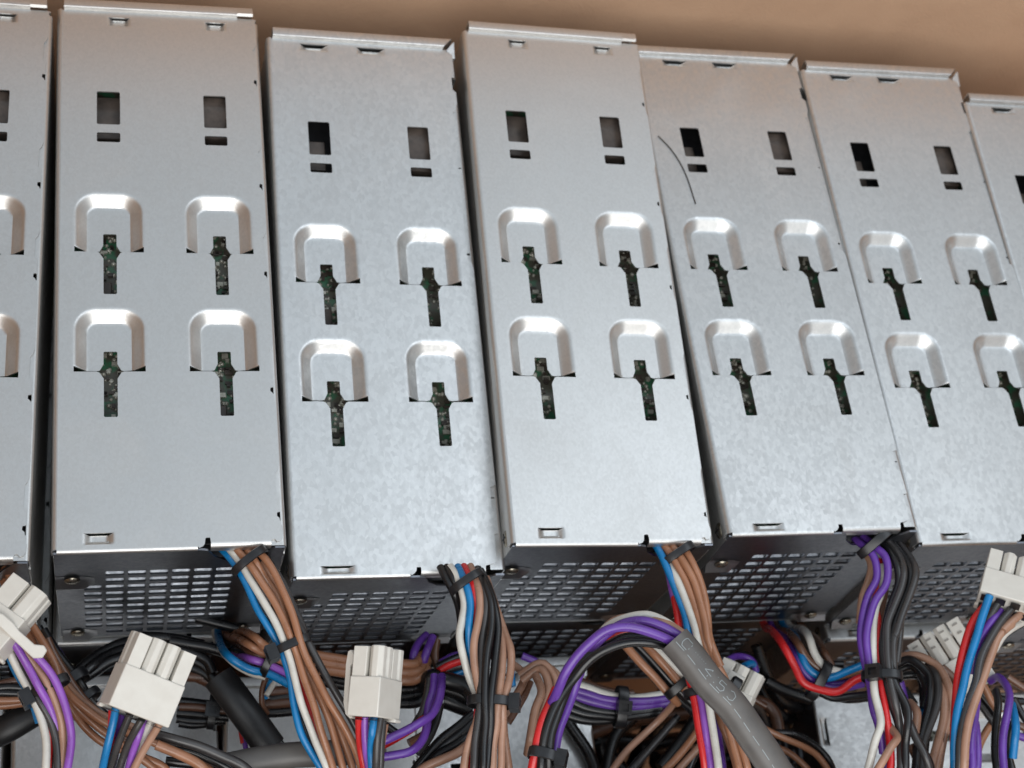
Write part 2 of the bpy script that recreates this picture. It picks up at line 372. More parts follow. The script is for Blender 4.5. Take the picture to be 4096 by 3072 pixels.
def make_supply(kind):
    A = kind == 'A'
    root = empty('power_supply')
    mt = MA if A else MBm
    hs = MB()
    hs.sweep([(0.03, -0.5), (0.03, -D_)], 0.0, L_ - 0.05, lambda p, t: (p[0], -t, p[1]))
    # right side wall with its folded strip, broken by notches
    segs = [(0.15, 3.24), (3.56, 8.62), (8.95, 12.9), (13.22, 18.2), (18.5, 23.5), (23.9, L_ - 0.12)] if A else [(0.25, 1.5), (2.2, 6.2), (6.26, 10.5), (10.6, 21.7), (21.75, 24.75)]
    for a, b in segs:
        hs.sweep([(7.9, -0.13)] + arc(8.5 - 0.14, -0.13 - 0.14, 0.14, 90, 0) + [(8.5, -0.9)], a, b, lambda p, t: (p[0], -t, p[1]))
    gaps = [(3.24, 3.56), (8.62, 8.95), (12.9, 13.22), (18.2, 18.5), (23.5, 23.9)] if A else [(6.2, 6.26), (10.5, 10.6), (21.7, 21.75)]
    for a, b in gaps:
        hs.sweep([(8.345, -0.13)] + arc(8.5 - 0.14, -0.13 - 0.14, 0.14, 90, 0) + [(8.5, -0.9)], a, b, lambda p, t: (p[0], -t, p[1]))
    hs.sweep([(8.49, -0.85), (8.49, -D_)], 0.0, L_ - 0.05, lambda p, t: (p[0], -t, p[1]))
    hs.sweep([(0.0, -0.1), (0.0, -D_)], 0.05, 8.46, lambda p, t: (t, p[0] + 0.02, p[1]))
    hs.sweep([(0.0, 0.0), (0.0, -L_)], 0.05, 8.46, lambda p, t: (t, p[1], -D_))
    hs.link('housing', mt, root, solid=0.06, offset=0)
    cover_mesh(kind).link('cover', mt, root, solid=0.07, sharp=30)
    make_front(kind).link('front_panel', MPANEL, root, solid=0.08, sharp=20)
    sl = MB()
    for r in range(10):
        zb = -2.14 - r * 0.79 - 0.53; x0_ = 1.0 if 1 < r < 9 else 1.8; x1_ = 6.75 if r < 9 else 5.95
        pr = [(-L_ + 0.07, zb - 0.03), (-L_ + 0.24, zb + 0.06), (-L_ + 0.26, zb + 0.03), (-L_ + 0.09, zb - 0.06)]
        sl.add([(x0_, y, z) for y, z in pr] + [(x1_, y, z) for y, z in pr], [(0, 4, 5, 1), (1, 5, 6, 2), (2, 6, 7, 3), (3, 7, 4, 0), (0, 1, 2, 3), (7, 6, 5, 4)])
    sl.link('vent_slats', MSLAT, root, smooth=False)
    # pressed seats of the corner screws and the screws in them
    seats = [(0.0, 1.45, -2.55, -3.42, 1), (0.12, 1.5, -9.15, -9.98, 1), (6.5, 8.3, -9.35, -10.05, -1)]
    for x0, x1, zt, zb, sgn in seats:
        m = MB(); pr = 0.24; n = 6
        # a half-pillow: flat bottom ledge in a paler, lit tone, sloping roof above
        rows = []
        for k in range(9):
            t = k / 8
            x = x0 + (x1 - x0) * t
            e_ = t if sgn > 0 else 1 - t
            h = pr * (1 - sm((e_ - 0.72) / 0.28))
            zt_ = zt - (zt - zb) * 0.2 * sm((e_ - 0.7) / 0.3)
            rows.append([(x, -L_, zt_), (x, -L_ - h * 0.06, zt - (zt - zb) * 0.55), (x, -L_ - h, zb + 0.14), (x, -L_ - h, zb + 0.05), (x, -L_ - h * 0.8, zb), (x, -L_, zb)])
        vs_ = [p for r_ in rows for p in r_]
        fs_ = [(k * 6 + j, k * 6 + j + 1, (k + 1) * 6 + j + 1, (k + 1) * 6 + j) for k in range(8) for j in range(5)]
        fs_ += [(0, 5, 4, 3, 2, 1), (48, 49, 50, 51, 52, 53)]
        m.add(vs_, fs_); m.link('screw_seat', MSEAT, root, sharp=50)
        s = screw_mesh(); o = s.link('screw', MSCREW, root); o.location = Vector(((x0 + x1) / 2 - 0.1 * sgn, -L_ - 0.06, zt - 0.28)) * S; o.rotation_euler = (R(90), 0, 0)
    # slotted screws in the left side wall
    sw = MB(); sw.dome((0, 0, 0), 0.34, 0.08, 18, 3); o = sw.link('screw', MSCREW, root); o.location = Vector((-0.01, -24.35, -0.95)) * S; o.rotation_euler = (0, R(-90), 0)
    cr = MB(); cr.box((-0.2, -0.035, 0.07), (0.2, 0.035, 0.1)); cr.box((-0.035, -0.2, 0.07), (0.035, 0.2, 0.1)); c2 = cr.link('screw_slot', MDARK, o, smooth=False)
    # circuit board with its parts, seen through the cut-outs
    rr = random.Random(11 if A else 23)
    pb = MB(); pb.box((0.4, -24.2, -1.45), (8.1, -2.2, -1.3)); b = pb.link('circuit_board', MPCB, root, smooth=False)
    so = MB(); cp = MB(); fm = MB()
    for _ in range(520):
        cx = rr.choice((2.08, 6.49)) + rr.uniform(-0.55, 0.65); cy = -rr.uniform(10.3, 19.9)
        if rr.random() < 0.62: so.dome((cx, cy, -1.3), rr.uniform(0.05, 0.11), rr.uniform(0.05, 0.12), 8, 3)
        else:
            a, d = rr.uniform(0.06, 0.16), rr.uniform(0.05, 0.1)
            (so if rr.random() < 0.3 else cp).box((cx - a, cy - d, -1.3), (cx + a, cy + d, -1.2))
    for o_ in (so.link('solder_joints', MSOLD, b, smooth=True), cp.link('chips', MCOMP, b, smooth=False)): o_['kind'] = 'stuff'
    def block(name, lo, hi):
        m = MB(); m.box(lo, hi); m.link(name, MFILM, root, smooth=False, bevel=0.04)
    for dx, hh in ((0, 0.75), (4.43, 0.45)):
        block('transformer', (1.0 + dx + (0 if A else -0.25), -6.15 - (0 if A else .1), -1.3), (2.75 + dx - (0 if A else .35) * (dx == 0), -4.0 - (0 if A else .8) * (dx == 0), -hh))
        block('heat_sink', (1.3 + dx, -7.3, -1.3), (2.2 + dx, -6.35, -1.0))
    if not A:
        m = MB(); m.box((1.0, -6.3, -1.28), (3.8, -2.4, -1.22)); m.link('dark_backing', MDARK, root, smooth=False)  # black sheet added so the left windows look dark inside
    for dx, v0 in (((0, 13.0), (4.41, 18.6)) if A else ((4.41, 13.2), (0.15, 12.9))):
        block('heat_sink', (1.75 + dx, -v0 - 1.4, -1.3), (2.15 + dx, -v0, -0.95))
    # grommet at the cable outlet
    g = MB(); g.box((5.35, -24.6, -2.0), (8.0, -23.6, -0.6)); g.link('cable_outlet', MDARK, root, bevel=0.05)
    return root
PROTO = {}
def supply(kind, loc, rot, label, group):
    if kind not in PROTO:
        PROTO[kind] = make_supply(kind); r = PROTO[kind]
    else:
        src = PROTO[kind]; r = src.copy(); col.objects.link(r)
        for ch in list(src.children):
            c = ch.copy(); col.objects.link(c); c.parent = r
            for g in ch.children:
                d = g.copy(); col.objects.link(d); d.parent = c
    r.location = Vector(loc) * S
    yaw, tx, ty = rot
    r.rotation_mode = 'QUATERNION'
    ax = Vector((tx, ty, 0)); q = Matrix.Rotation(ax.length, 3, ax.normalized()) if ax.length > 1e-9 else Matrix.Identity(3)
    r.rotation_quaternion = (q @ Matrix.Rotation(yaw, 3, 'Z')).to_quaternion()
    r['label'] = label; r['category'] = 'power supply'; r['group'] = group
    return r
POSE = [(-26.6381,0.0084,10.1841,-0.0123,0.0043,-0.0058),(-17.8567,0.3509,9.8429,0.0086,0.0023,-0.0103),(-8.9121,-0.4545,9.8187,0.0059,0.0532,0.0131),(0.0286,0.285,10.264,-0.0122,0.0176,0.0019),(8.5521,0.3227,9.286,0.0053,-0.0432,-0.0089),(17.1365,-0.1405,9.5309,0.0036,-0.0231,-0.0094),(25.5639,-1.6999,9.748,0.001,-0.0111,-0.0046)]
ROW = [('A', 'silver power supply at the left end of the row, cut off by the photo edge'),
       ('A', 'silver power supply second from the left, brown, blue and white wires at its outlet'),
       ('B', 'spangled power supply reaching furthest forward, black, tan and red wires at its outlet'),
       ('A', 'silver power supply mid row, overlapping the edge of the one with the hair'),
       ('B', 'power supply with a fine dark hair on its cover, purple wires at its outlet'),
       ('B', 'spangled power supply right of the one with the hair on its cover'),
       ('B', 'power supply at the far right corner, only its upper left part in view')]
for (kind, lab), p in zip(ROW, POSE):
    supply(kind, p[:3], p[3:], lab, 'power supplies packed side by side in the box')
# the layer below, front panels visible under the row
LOW = [('A', -1, -.45, 'dark power supply under the leftmost one'), ('A', 0, -.25, 'shadowed lower power supply under the second one from the left'),
       ('A', 1, .2, 'shadowed lower power supply under the foremost spangled one'), ('B', 2, .3, 'shadowed lower power supply with dim vent slots inside the purple arch'),
       ('A', 3, .1, 'shadowed power supply behind the grey sleeve, below the one with the hair'), ('B', 4, -1.3, 'lower power supply jutting forward behind the bundle with the square buckle'),
       ('B', 5, -1.5, 'lower power supply jutting forward below the far right one, behind the white plugs')]
for kind, i, dy, lab in LOW:
    supply(kind, (-17.7 + 8.85 * i, 0.4 + dy, -0.75), (0.004 * (i % 3 - 1), 0, 0), lab, 'power supplies of the lower layer')
# added units out of view below the frame, keeping light out of the pit
for i in range(5):
    supply('B' if i % 2 else 'A', (-27 + 9.2 * i, -35.6 - (i % 2) * 0.3, 7.6), (0.01 * (i - 2), 0, 0), 'added unseen power supply in front of the cable pit, keeping light out', 'added unseen power supplies that shade the cable pit')
# units lying in front
supply('B', (-19.5, -26.3, -2.6), (0.02, 0, 0), 'lower power supply lying under the violet wires at the bottom left', 'power supplies of the lower layer')
supply('A', (-28.35, -26.0, -2.6), (0.0, 0, 0), 'lower power supply in the bottom left corner, under the black sleeve', 'power supplies of the lower layer')
supply('A', (-10.6, -26.5, -2.6), (-0.03, 0, 0), 'lower power supply lying under the flat white plug and black sleeves', 'power supplies of the lower layer')
supply('B', (-2.2, -25.9, -3.4), (0.0, 0, 0), 'lower power supply glinting between the purple loop and the black and tan bundle', 'power supplies of the lower layer')
supply('B', (42.3, -28.8, -2.8), (-R(92), 0, 0), 'lower power supply turned sideways at the bottom right, vent slots facing left', 'power supplies of the lower layer')
# ------------------------------------------------------------------ cable bundles
CROP = {'r1': (0, 1950), 'r2': (700, 1950), 'r3': (1400, 1950), 'r4': (2100, 1950), 'r5': (2700, 1950), 'r6': (3296, 1950),
        'q1': (0, 2472), 'q2': (700, 2472), 'q3': (1400, 2472), 'q4': (2100, 2472), 'q5': (2700, 2472), 'q6': (3296, 2472)}
K8 = 800 / 2212
def cp(c, x, y, z): return at(CROP[c][0] + x * K8, CROP[c][1] + y * K8, z)
def pts_of(spec, dz=0.0):
    """'r2 460,640,8.6 560,740,9 q2 ...' -> points in the place; z carries on when left out"""
    out = []; c = None; z = 0
    for tok in spec.split():
        if tok[0] in 'rq' and tok[1].isdigit(): c = tok; continue
        a = [float(t) for t in tok.split(',')]
        if len(a) > 2: z = a[2]; out.append([c, a[0], a[1], z])
        else: out.append([c, a[0], a[1], None])
    # interpolate missing heights
    idx = [i for i, o in enumerate(out) if o[3] is not None]
    for i, o in enumerate(out):
        if o[3] is None:
            lo = max([k for k in idx if k < i], default=None); hi = min([k for k in idx if k > i], default=None)
            if lo is None: o[3] = out[hi][3]
            elif hi is None: o[3] = out[lo][3]
            else: o[3] = out[lo][3] + (out[hi][3] - out[lo][3]) * (i - lo) / (hi - lo)
    return [cp(c, x, y, z + dz) for c, x, y, z in out]
def smooth_path(P, n=7):
    Q = [P[0]]
    for p in P[1:-1]:
        if (p - Q[-1]).length > .55 and (p - P[-1]).length > .3: Q.append(p)
    P = Q + [P[-1]]
    P = [P[0] * 2 - P[1]] + P + [P[-1] * 2 - P[-2]]
    out = []
    for i in range(1, len(P) - 2):
        p0, p1, p2, p3 = P[i - 1:i + 3]
        # centripetal parameters keep the curve from looping on uneven spacing
        t0 = 0; t1 = t0 + max(1e-3, (p1 - p0).length) ** .5; t2 = t1 + max(1e-3, (p2 - p1).length) ** .5; t3 = t2 + max(1e-3, (p3 - p2).length) ** .5
        for k in range(n):
            t = t1 + (t2 - t1) * k / n
            A1 = p0 * ((t1 - t) / (t1 - t0)) + p1 * ((t - t0) / (t1 - t0)); A2 = p1 * ((t2 - t) / (t2 - t1)) + p2 * ((t - t1) / (t2 - t1)); A3 = p2 * ((t3 - t) / (t3 - t2)) + p3 * ((t - t2) / (t3 - t2))
            B1 = A1 * ((t2 - t) / (t2 - t0)) + A2 * ((t - t0) / (t2 - t0)); B2 = A2 * ((t3 - t) / (t3 - t1)) + A3 * ((t - t1) / (t3 - t1))
            out.append(B1 * ((t2 - t) / (t2 - t1)) + B2 * ((t - t1) / (t2 - t1)))
    out.append(P[-2])
    for _ in range(3):
        out = [out[0]] + [(out[i - 1] + out[i] * 2 + out[i + 1]) / 4 for i in range(1, len(out) - 1)] + [out[-1]]
    return out
def tube(name, P, r, material, parent, ns=12, flat=1.0, rfn=None, caps=True, hollow=False):
    vs = []; fs = []; n = len(P)
    T = [(P[min(i + 1, n - 1)] - P[max(i - 1, 0)]).normalized() for i in range(n)]
    U = T[0].orthogonal().normalized()
    up = Vector((0, 0, 1))
    for i in range(n):
        if flat != 1.0: U = T[i].cross(up).normalized()
        else: U = (U - T[i] * U.dot(T[i])).normalized()
        Vv = T[i].cross(U).normalized()
        rr = r * (rfn(i / (n - 1)) if rfn else 1)
        for k in range(ns):
            a = 2 * math.pi * k / ns
            vs.append(P[i] + U * (rr * math.cos(a)) + Vv * (rr * flat * math.sin(a)))
    for i in range(n - 1):
        for k in range(ns): fs.append((i * ns + k, i * ns + (k + 1) % ns, (i + 1) * ns + (k + 1) % ns, (i + 1) * ns + k))
    if caps and not hollow: fs += [tuple(range(ns - 1, -1, -1)), tuple((n - 1) * ns + k for k in range(ns))]
    loc = Vector(parent.location) / S if parent else Vector((0, 0, 0))
    return link_mesh(name, [v - loc for v in vs], fs, material, parent, sharp=60, solid=(0.06 if hollow else 0), offset=0)
WR = 0.155
WSC = 0.92
wr = random.Random(3)
def bundle(label, group=None, cat='cable bundle', base=None, name='cable_bundle'):
    return empty(name, base or (0, 0, 0), label, cat, group)
def wires(root, specs, r=WR, dz=0.0, tuck=False):
    for s in specs:
        c, spec = s.split(' ', 1)
        P = pts_of(spec, dz)
        if tuck:      # comes out from under the front edge of a unit
            def low(p, z): return CAMP + (p - CAMP) * ((z - CAMP.z) / (p.z - CAMP.z))
            P[0] = low(P[0], -.1); P[1] = low(P[1], P[1].z * .55)
            P = [P[0] + Vector((0, 1.8, -.4))] + P
        lt_ = spec.split()[-1].split(',')
        if float(lt_[1]) > 1600 and P[-1].y < -31:      # runs on out of view and drops into the gap before the added unseen row
            e0 = P[-1]; d0 = (P[-1] - P[-2]).normalized()
            P += [Vector((e0.x + d0.x * .8, min(e0.y - .5, -33.6), e0.z - 1.2)), Vector((e0.x + d0.x, -34.7, e0.z - 5)), Vector((e0.x + d0.x, -34.9, min(e0.z - 6, -2.4)))]
        P = [p + Vector((wr.uniform(-.02, .02), wr.uniform(-.02, .02), wr.uniform(-.02, .02))) for p in P]
        o = tube(WNAME[c].replace(' ', '_') + '_wire', smooth_path(P), r * WSC, WC[c], root)
def tie(root, c, x, y, z, dx, dy, a, b, width=0.34, head=None, thick=0.05, tilt=0.0):
    """strap round a bundle running in picture direction dx, dy; a, b = half width across / half depth; head = angle in degrees"""
    a *= .9; b *= 1.05
    P = cp(c, x, y, z); T = (cp(c, x + dx, y + dy, z + tilt) - P).normalized()
    Z = (CAMP - P).normalized(); X = T.cross(Z).normalized(); Z = X.cross(T).normalized()
    vs = []; fs = []; n = 28; k = 8
    prof = [(-.5, 0), (-.42, 1), (-.2, 1.12), (.2, 1.12), (.42, 1), (.5, 0), (.42, -.4), (-.42, -.4)]
    for i in range(n):
        t = 2 * math.pi * i / n; ct, st = math.cos(t), math.sin(t)
        e_ = 2.6
        ra = (abs(ct) ** e_ + abs(st) ** e_) ** (-1 / e_)
        d = X * (ct * ra * a) + Z * (st * ra * b); nn = (X * (ct / a) + Z * (st / b)).normalized()
        for u, h in prof: vs.append(P + d + nn * (h * thick) + T * (u * width))
    for i in range(n):
        for j in range(k): fs.append((i * k + j, i * k + (j + 1) % k, ((i + 1) % n) * k + (j + 1) % k, ((i + 1) % n) * k + j))
    loc = Vector(root.location) / S
    o = link_mesh('cable_tie', [v - loc for v in vs], fs, MTIE, root, sharp=40)
    if head is not None:
        t = R(head); ct, st = math.cos(t), math.sin(t)
        q = P + X * (ct * (a + .12)) + Z * (st * (b + .12)); nn = (X * ct + Z * st).normalized(); tt = T.cross(nn).normalized()
        M = Matrix((tuple([tt.x, T.x, nn.x, q.x]), tuple([tt.y, T.y, nn.y, q.y]), tuple([tt.z, T.z, nn.z, q.z]), (0, 0, 0, 1)))
        m = MB(); h = .30
        for A_, B_ in (((-h, -h, -.18), (-h * .55, h, .22)), ((h * .55, -h, -.18), (h, h, .22)), ((-h * .55, -h, -.18), (h * .55, -h * .5, .22)), ((-h * .55, h * .5, -.18), (h * .55, h, .22)), ((-h * .55, -h * .5, -.18), (h * .55, h * .5, .06))):
            m.box(A_, B_, M)
        m.v = [v - loc for v in m.v]
        m.link('tie_head', MTIE, o, sharp=30)
    return o
def frame(c, x, y, z, ang, ax=0.0, ay=0.0):
    """frame facing the viewer's side, turned in the picture by ang, then tipped about its own x and y axes"""
    P = cp(c, x, y, z); Z = (CAMP - P).normalized(); X = (AX[0] - Z * AX[0].dot(Z)).normalized(); Y = Z.cross(X)
    M = Matrix((tuple([X.x, Y.x, Z.x]), tuple([X.y, Y.y, Z.y]), tuple([X.z, Y.z, Z.z])))
    M = M @ Matrix.Rotation(R(-ang), 3, 'Z') @ Matrix.Rotation(R(ax), 3, 'X') @ Matrix.Rotation(R(ay), 3, 'Y')
    M = M.to_4x4(); M.translation = P; return M
def connector(root, M, w=2.31, h=1.35, t=1.25, fh=1.12, rows=2, n=4, latch=None, slots=False):
    """moulded plug: body with a flared skirt, n x rows fingers with chamfered or square sections, optional latch"""
    loc = Vector(root.location) / S; Mi = Matrix.Translation(-loc) @ M
    m = MB()
    m.box((-w / 2, -h, -t), (w / 2, 0, 0), Mi)
    m.box((-w / 2 - .05, -h - .10, -t - .04), (w / 2 + .05, -h + .03, -t * .75), Mi)
    body = m.link('plug', MNYL, root, bevel=0.045, sharp=40)
    pw = w / n
    for i in range(n):
        for j in range(rows):
            g = MB()
            x0 = -w / 2 + i * pw + .035; x1 = x0 + pw - .07; th = (t - .14) / rows
            z1 = -.05 - j * (th + .04); z0 = z1 - th + .03
            k = .16 if (i + j) % 3 else .02
            poly = [(x0 + k, z1), (x1 - k, z1), (x1, z1 - k), (x1, z0), (x0, z0), (x0, z1 - k)]
            MM = Mi @ Matrix(((1, 0, 0, 0), (0, 0, 1, 0), (0, 1, 0, 0), (0, 0, 0, 1)))
            g.prism(poly, -.02, fh - (0.05 if k < .1 else 0), MM)
            f_ = g.link('pin_sleeve', MNYL, body, bevel=0.03, sharp=40)
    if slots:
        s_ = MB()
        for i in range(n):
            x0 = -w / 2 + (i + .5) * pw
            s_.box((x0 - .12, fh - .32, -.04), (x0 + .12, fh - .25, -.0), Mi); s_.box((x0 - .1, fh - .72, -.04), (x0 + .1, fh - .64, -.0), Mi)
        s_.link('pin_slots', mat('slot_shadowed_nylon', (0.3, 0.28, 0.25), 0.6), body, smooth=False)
    hl = MB()
    for i in range(n):
        for j in range(rows):
            x0 = -w / 2 + (i + .5) * pw; zc = -t * (j + .5) / rows
            hl.box((x0 - .19, -h - .115, zc - .2), (x0 + .19, -h - .103, zc + .2), Mi)
    hl.link('wire_entries', MDARK, body, smooth=False)
    if latch:
        lm = MB(); side = latch
        if side == 'left':
            poly = [(0, -1.15), (.14, -1.05), (.22, -.75), (.26, .55), (.18, .62), (.16, .95), (.30, 1.12), (.42, 1.05), (.46, .6), (.42, -.8), (.30, -1.2), (.1, -1.35), (0, -1.3)]
            MM = Mi @ Matrix.Translation((-w / 2, -.15, 0)) @ Matrix(((-1, 0, 0, 0), (0, 1, 0, 0), (0, 0, -1, 0), (0, 0, 0, 1)))
            lm.prism(poly, .25 * t, .7 * t, MM)
        else:
            poly = [(0, -1.1), (.3, -1.0), (.42, -.6), (.42, .7), (.3, .8), (.26, .3), (.26, -.5), (.16, -.8), (0, -.9)]
            MM = Mi @ Matrix(((0, 0, 1, 0), (0, 1, 0, -.2), (1, 0, 0, 0), (0, 0, 0, 1)))
            lm.prism(poly, -.35, .35, MM)
        lm.link('latch', MNYL, body, bevel=0.03)
    return body
GB = 'cable bundles coming out of the power supplies'
# --- leftmost bundle
b = bundle('violet, tan and grey wires strapped together below the plug at the left edge', GB)
wires(b, ['w q1 70,290,10.6 200,580,10.2 350,850,10 470,1150 510,1400 505,1760,9.5',
          'g q1 110,330,10.4 310,720,10 430,920,10 560,1150 630,1400 640,1780,9.4',
          'o q1 110,200,11.2 280,500,10.6 430,770,10.4 540,960 620,1200 660,1450 660,1760,9',
          'tn q1 190,260,10.9 370,500,10.4 500,680 570,820,10.2 660,1080 695,1350 680,1780,9.3',
          'o q1 175,180,11.2 380,400,10.8 560,610,10.5 670,820,10.3 765,1100 785,1350 725,1780,9.6',
          'r q1 450,1000,9.5 545,1250,9.6 548,1450 555,1760,9',
          'k q1 420,900,9.9 520,1100,9.6 600,1400 590,1760,9',
          'bl q1 40,250,10 150,560,9.6 330,860,9.4 430,1150,9'])
tie(b, 'q1', 545, 765, 9.9, 110, 210, .78, .36, head=8)
C0 = bundle('white plug at the left edge with a hooked latch, above the violet wires', cat='plug', name='cable_plug')
connector(C0, frame('r1', 90, 1330, 12, 38, -6, -18), w=1.5, h=1.4, t=1.3, n=2, latch=None)
lt = MB(); Mf = frame('q1', 130, 130, 12.1, 43, 0, 0)
lt.prism([(-.95, -.05), (-.6, .18), (-.1, .2), (.2, .14), (.9, .16), (1.15, .35), (1.35, .3), (1.42, .02), (1.2, -.2), (.4, -.2), (-.9, -.2)], -.5, 0, Mf)
lt.link('latch', MNYL, C0, bevel=.04)
b = bundle('thick run of brown wires crossing from the left edge under the flat white plug', GB)
wires(b, ['br r1 20,860,8.2 110,1120,8.4 200,1400 q1 290,80,8.6 390,330 520,520 620,680,8.4 730,830,8 850,1000,7.6 1050,1180 1250,1330 1500,1520,7 1750,1720,6.6',
          'br r1 60,880,8.6 170,1120,8.8 260,1350 q1 340,20,9 500,300 610,520 670,680,8.7 770,850,8.2 950,1010,7.8 1150,1150 1420,1270,7.6 1750,1400 2000,1520 2350,1700,7',
          'br r1 0,900,8 80,1150,8.2 150,1400 q1 250,120,8.6 390,430 590,700,8.4 690,850,8 800,1020,7.6 950,1220,7.2 1130,1380 1350,1460 1600,1540 1850,1680,6.6',
          'tn q1 300,60,8.2 440,330 560,520 680,680,8.1 800,820 960,950,7.3 1150,1080 1400,1180 1700,1330 1950,1470 2300,1700,6.6',
          'db q1 520,230,6.4 640,470 730,600 900,860 1080,1050 1300,1280 1500,1420,5.4'])
b2 = bundle('black sleeves and brown wires strapped under the brown run at the lower left')
wires(b2, ['k q1 480,130,4.6 620,360 760,540 880,700,4.6 1000,900 1180,1080,4', 'k q1 430,100,4.4 560,340 700,520 840,720 960,930 1150,1150,3.8', 'p q1 500,180,4.4 600,300,4.2 680,430,4'], r=.17)
tie(b2, 'q1', 800, 700, 5, 110, 150, .7, .5, head=60, width=.45); tie(b2, 'q1', 960, 900, 4.8, 110, 120, .62, .5, head=20)
b = bundle('black and brown wires coming in level from the left edge behind the violet ones')
wires(b, ['db q1 -80,760,3 120,700,3 330,690,3 520,720,2.6', 'k q1 -80,780,3.2 100,765,3.2 330,780,3.2 520,800', 'k q1 -80,830,3.2 100,830 330,840 520,850', 'k q1 -80,870,3 200,872 400,880', 'br q1 -80,915,3.1 150,910 380,890 500,850', 'br q1 -80,975,2.8 100,965 300,935 450,890'], r=.17)
b = bundle('fat black heat shrink sleeve with faint printing at the lower left edge', cat='sleeve', name='cable_sleeve')
tube('sleeve', smooth_path([cp('q1', -160, 1330, 1.6), cp('q1', 60, 1230, 1.9), cp('q1', 250, 1120, 2), cp('q1', 430, 1010, 2)]), .58, MSLK, b, ns=20, flat=.75)
b = bundle('three glossy black cables slanting up to the right behind the flat white plug')
wires(b, ['k q1 820,640,1.8 950,520,1.8 1100,400 1300,300 1500,250 1800,240,1', 'k q1 860,660,2 1000,550,2.1 1150,440 1350,350 1600,330 1900,330,1', 'k q1 900,680,1.9 1050,590,1.9 1200,490 1400,430 1650,420'], r=.26)
# --- flat white plug
b = bundle('flat white plug with four fingers pointing up and coloured wires below', cat='plug', name='cable_plug')
connector(b, frame('q1', 1730, 632, 12.3, 20.5, -4, 18), w=2.28, h=1.48, t=1.2, fh=1.17)
wires(b, ['bl q1 1290,960,11.6 1250,1150,11.2 1190,1400,10.8 1120,1720,10', 'r q1 1240,960,11.2 1240,1200,10.8 1220,1400 1160,1720,9.6', 'g q1 1440,1040,11.5 1370,1220,11.1 1290,1440,10.6 1200,1720,9.8',
          'g q1 1590,1090,11.5 1500,1240,11.2 1400,1440 1300,1740,9.9', 'o q1 1600,1100,11 1540,1290,11 1480,1450,10.6 1400,1740,9.9', 'w q1 1680,1130,11.2 1600,1300,10.8 1520,1450 1450,1740,9.6', 'tn q1 1770,1160,11.5 1690,1300,11.3 1580,1480 1450,1740,10.2',
          'p q1 1370,1020,11 1320,1250,10.4 1270,1500 1200,1740,9.4'], r=.15)
# --- outlet of the highest unit
b = bundle('brown wires with one blue and one white wire, strapped twice, below the second unit', GB)
wires(b, ['bl r2 430,600,8.6 560,730,9 700,900,9.2 800,1090,9.2 900,1320 1010,1510 q2 1010,20,9 1110,240 1210,430,8.8 1270,680 1310,960,8.4 1390,1270 1500,1490 1650,1730,7.8',
          'w r2 520,600,8.8 620,700,9.2 720,830,9.4 820,990 950,1210,9.4 1080,1450,9.4 1170,1610 q2 1140,120,9.3 1210,270,9.2 1265,430 1330,670 1400,930,8.8 1480,1160 1570,1400 1700,1730,8.2',
          'br r2 600,600,9 700,700,9.4 830,860,9.6 960,1050 1080,1240,9.5 1190,1450 1270,1620 q2 1200,70,9.4 1290,240,9.3 1350,400 1430,660 1530,960,9 1610,1230 1690,1480 1770,1740,8.3',
          'br r2 700,600,9 790,690,9.3 900,850,9.5 1000,1010,9.2 1110,1180,9 1200,1420 q2 1200,0,8.9 1330,350,8.8 1450,600 1590,850,8.6 1700,1130 1790,1400 1880,1740,8',
          'br r2 800,600,9 900,690,9.4 1010,800,9.7 1110,960 1210,1170,9.7 1290,1380 1370,1620 q2 1290,40,9.6 1380,230,9.5 1440,400 1560,650 1700,910,9.3 1850,1170 1980,1420 2080,1740,8.6',
          'br r2 760,600,8.6 980,880,8.9 1150,1150,8.8 1300,1500 q2 1350,250,8.6 1500,560 1650,900,8.2 1800,1220 1900,1480 1980,1740,7.6',
          'g r2 930,640,8.6 1060,850,8.9 1190,1060,9 1320,1330,9.1 1430,1600,9.2 q2 1340,20,9.2 1430,200,9.3 1500,340 1640,590 1800,860,9.1 1950,1110 2090,1380 2250,1740,8.5',
          'r q2 1330,480,8.4 1410,740,8.3 1480,980,8.3 1560,1230 1640,1420 1730,1740,7.6', 'o q2 1440,950,8 1530,1250,7.9 1660,1500 1760,1740,7.2', 'k q2 1320,800,8 1390,1100,7.9 1480,1330 1640,1600,7.4'])
tie(b, 'r2', 830, 815, 9.5, 120, 150, .82, .48, head=None)
tie(b, 'q2', 1300, 300, 9.2, 80, 190, .76, .34, head=12)
# --- brown loop behind it
b = bundle('loop of dark brown, violet and blue wires curving under the highest power supply')
wires(b, ['bl q2 470,150,4.6 510,290 600,430 720,520 860,580,4.6 1010,600 1130,640 1260,730,4', 'o q2 560,260,4.4 680,390 840,460 1000,505,4.4 1130,560 1260,630,4', 'w q2 450,190,4 500,320 580,430 700,530 860,610 1000,640,4',
          'br q2 540,150,4.8 680,220,4.8 830,300 960,380 1080,450 1260,500,4.2', 'br q2 600,130,5 760,150,5 900,220,5 1020,320 1130,390 1280,430,4.3', 'db q2 530,200,4.2 700,300,4.2 860,400 1020,440',
          'k q2 520,190,4 650,330 820,420 1020,470 1200,540', 'br q2 640,180,4.8 820,220,4.8 960,300 1080,390'], r=.18, tuck=True)
tie(b, 'q2', 1045, 470, 4.4, 150, 70, .72, .55, head=200)
b = bundle('three stacked brown wires bending round behind the small upright plug')
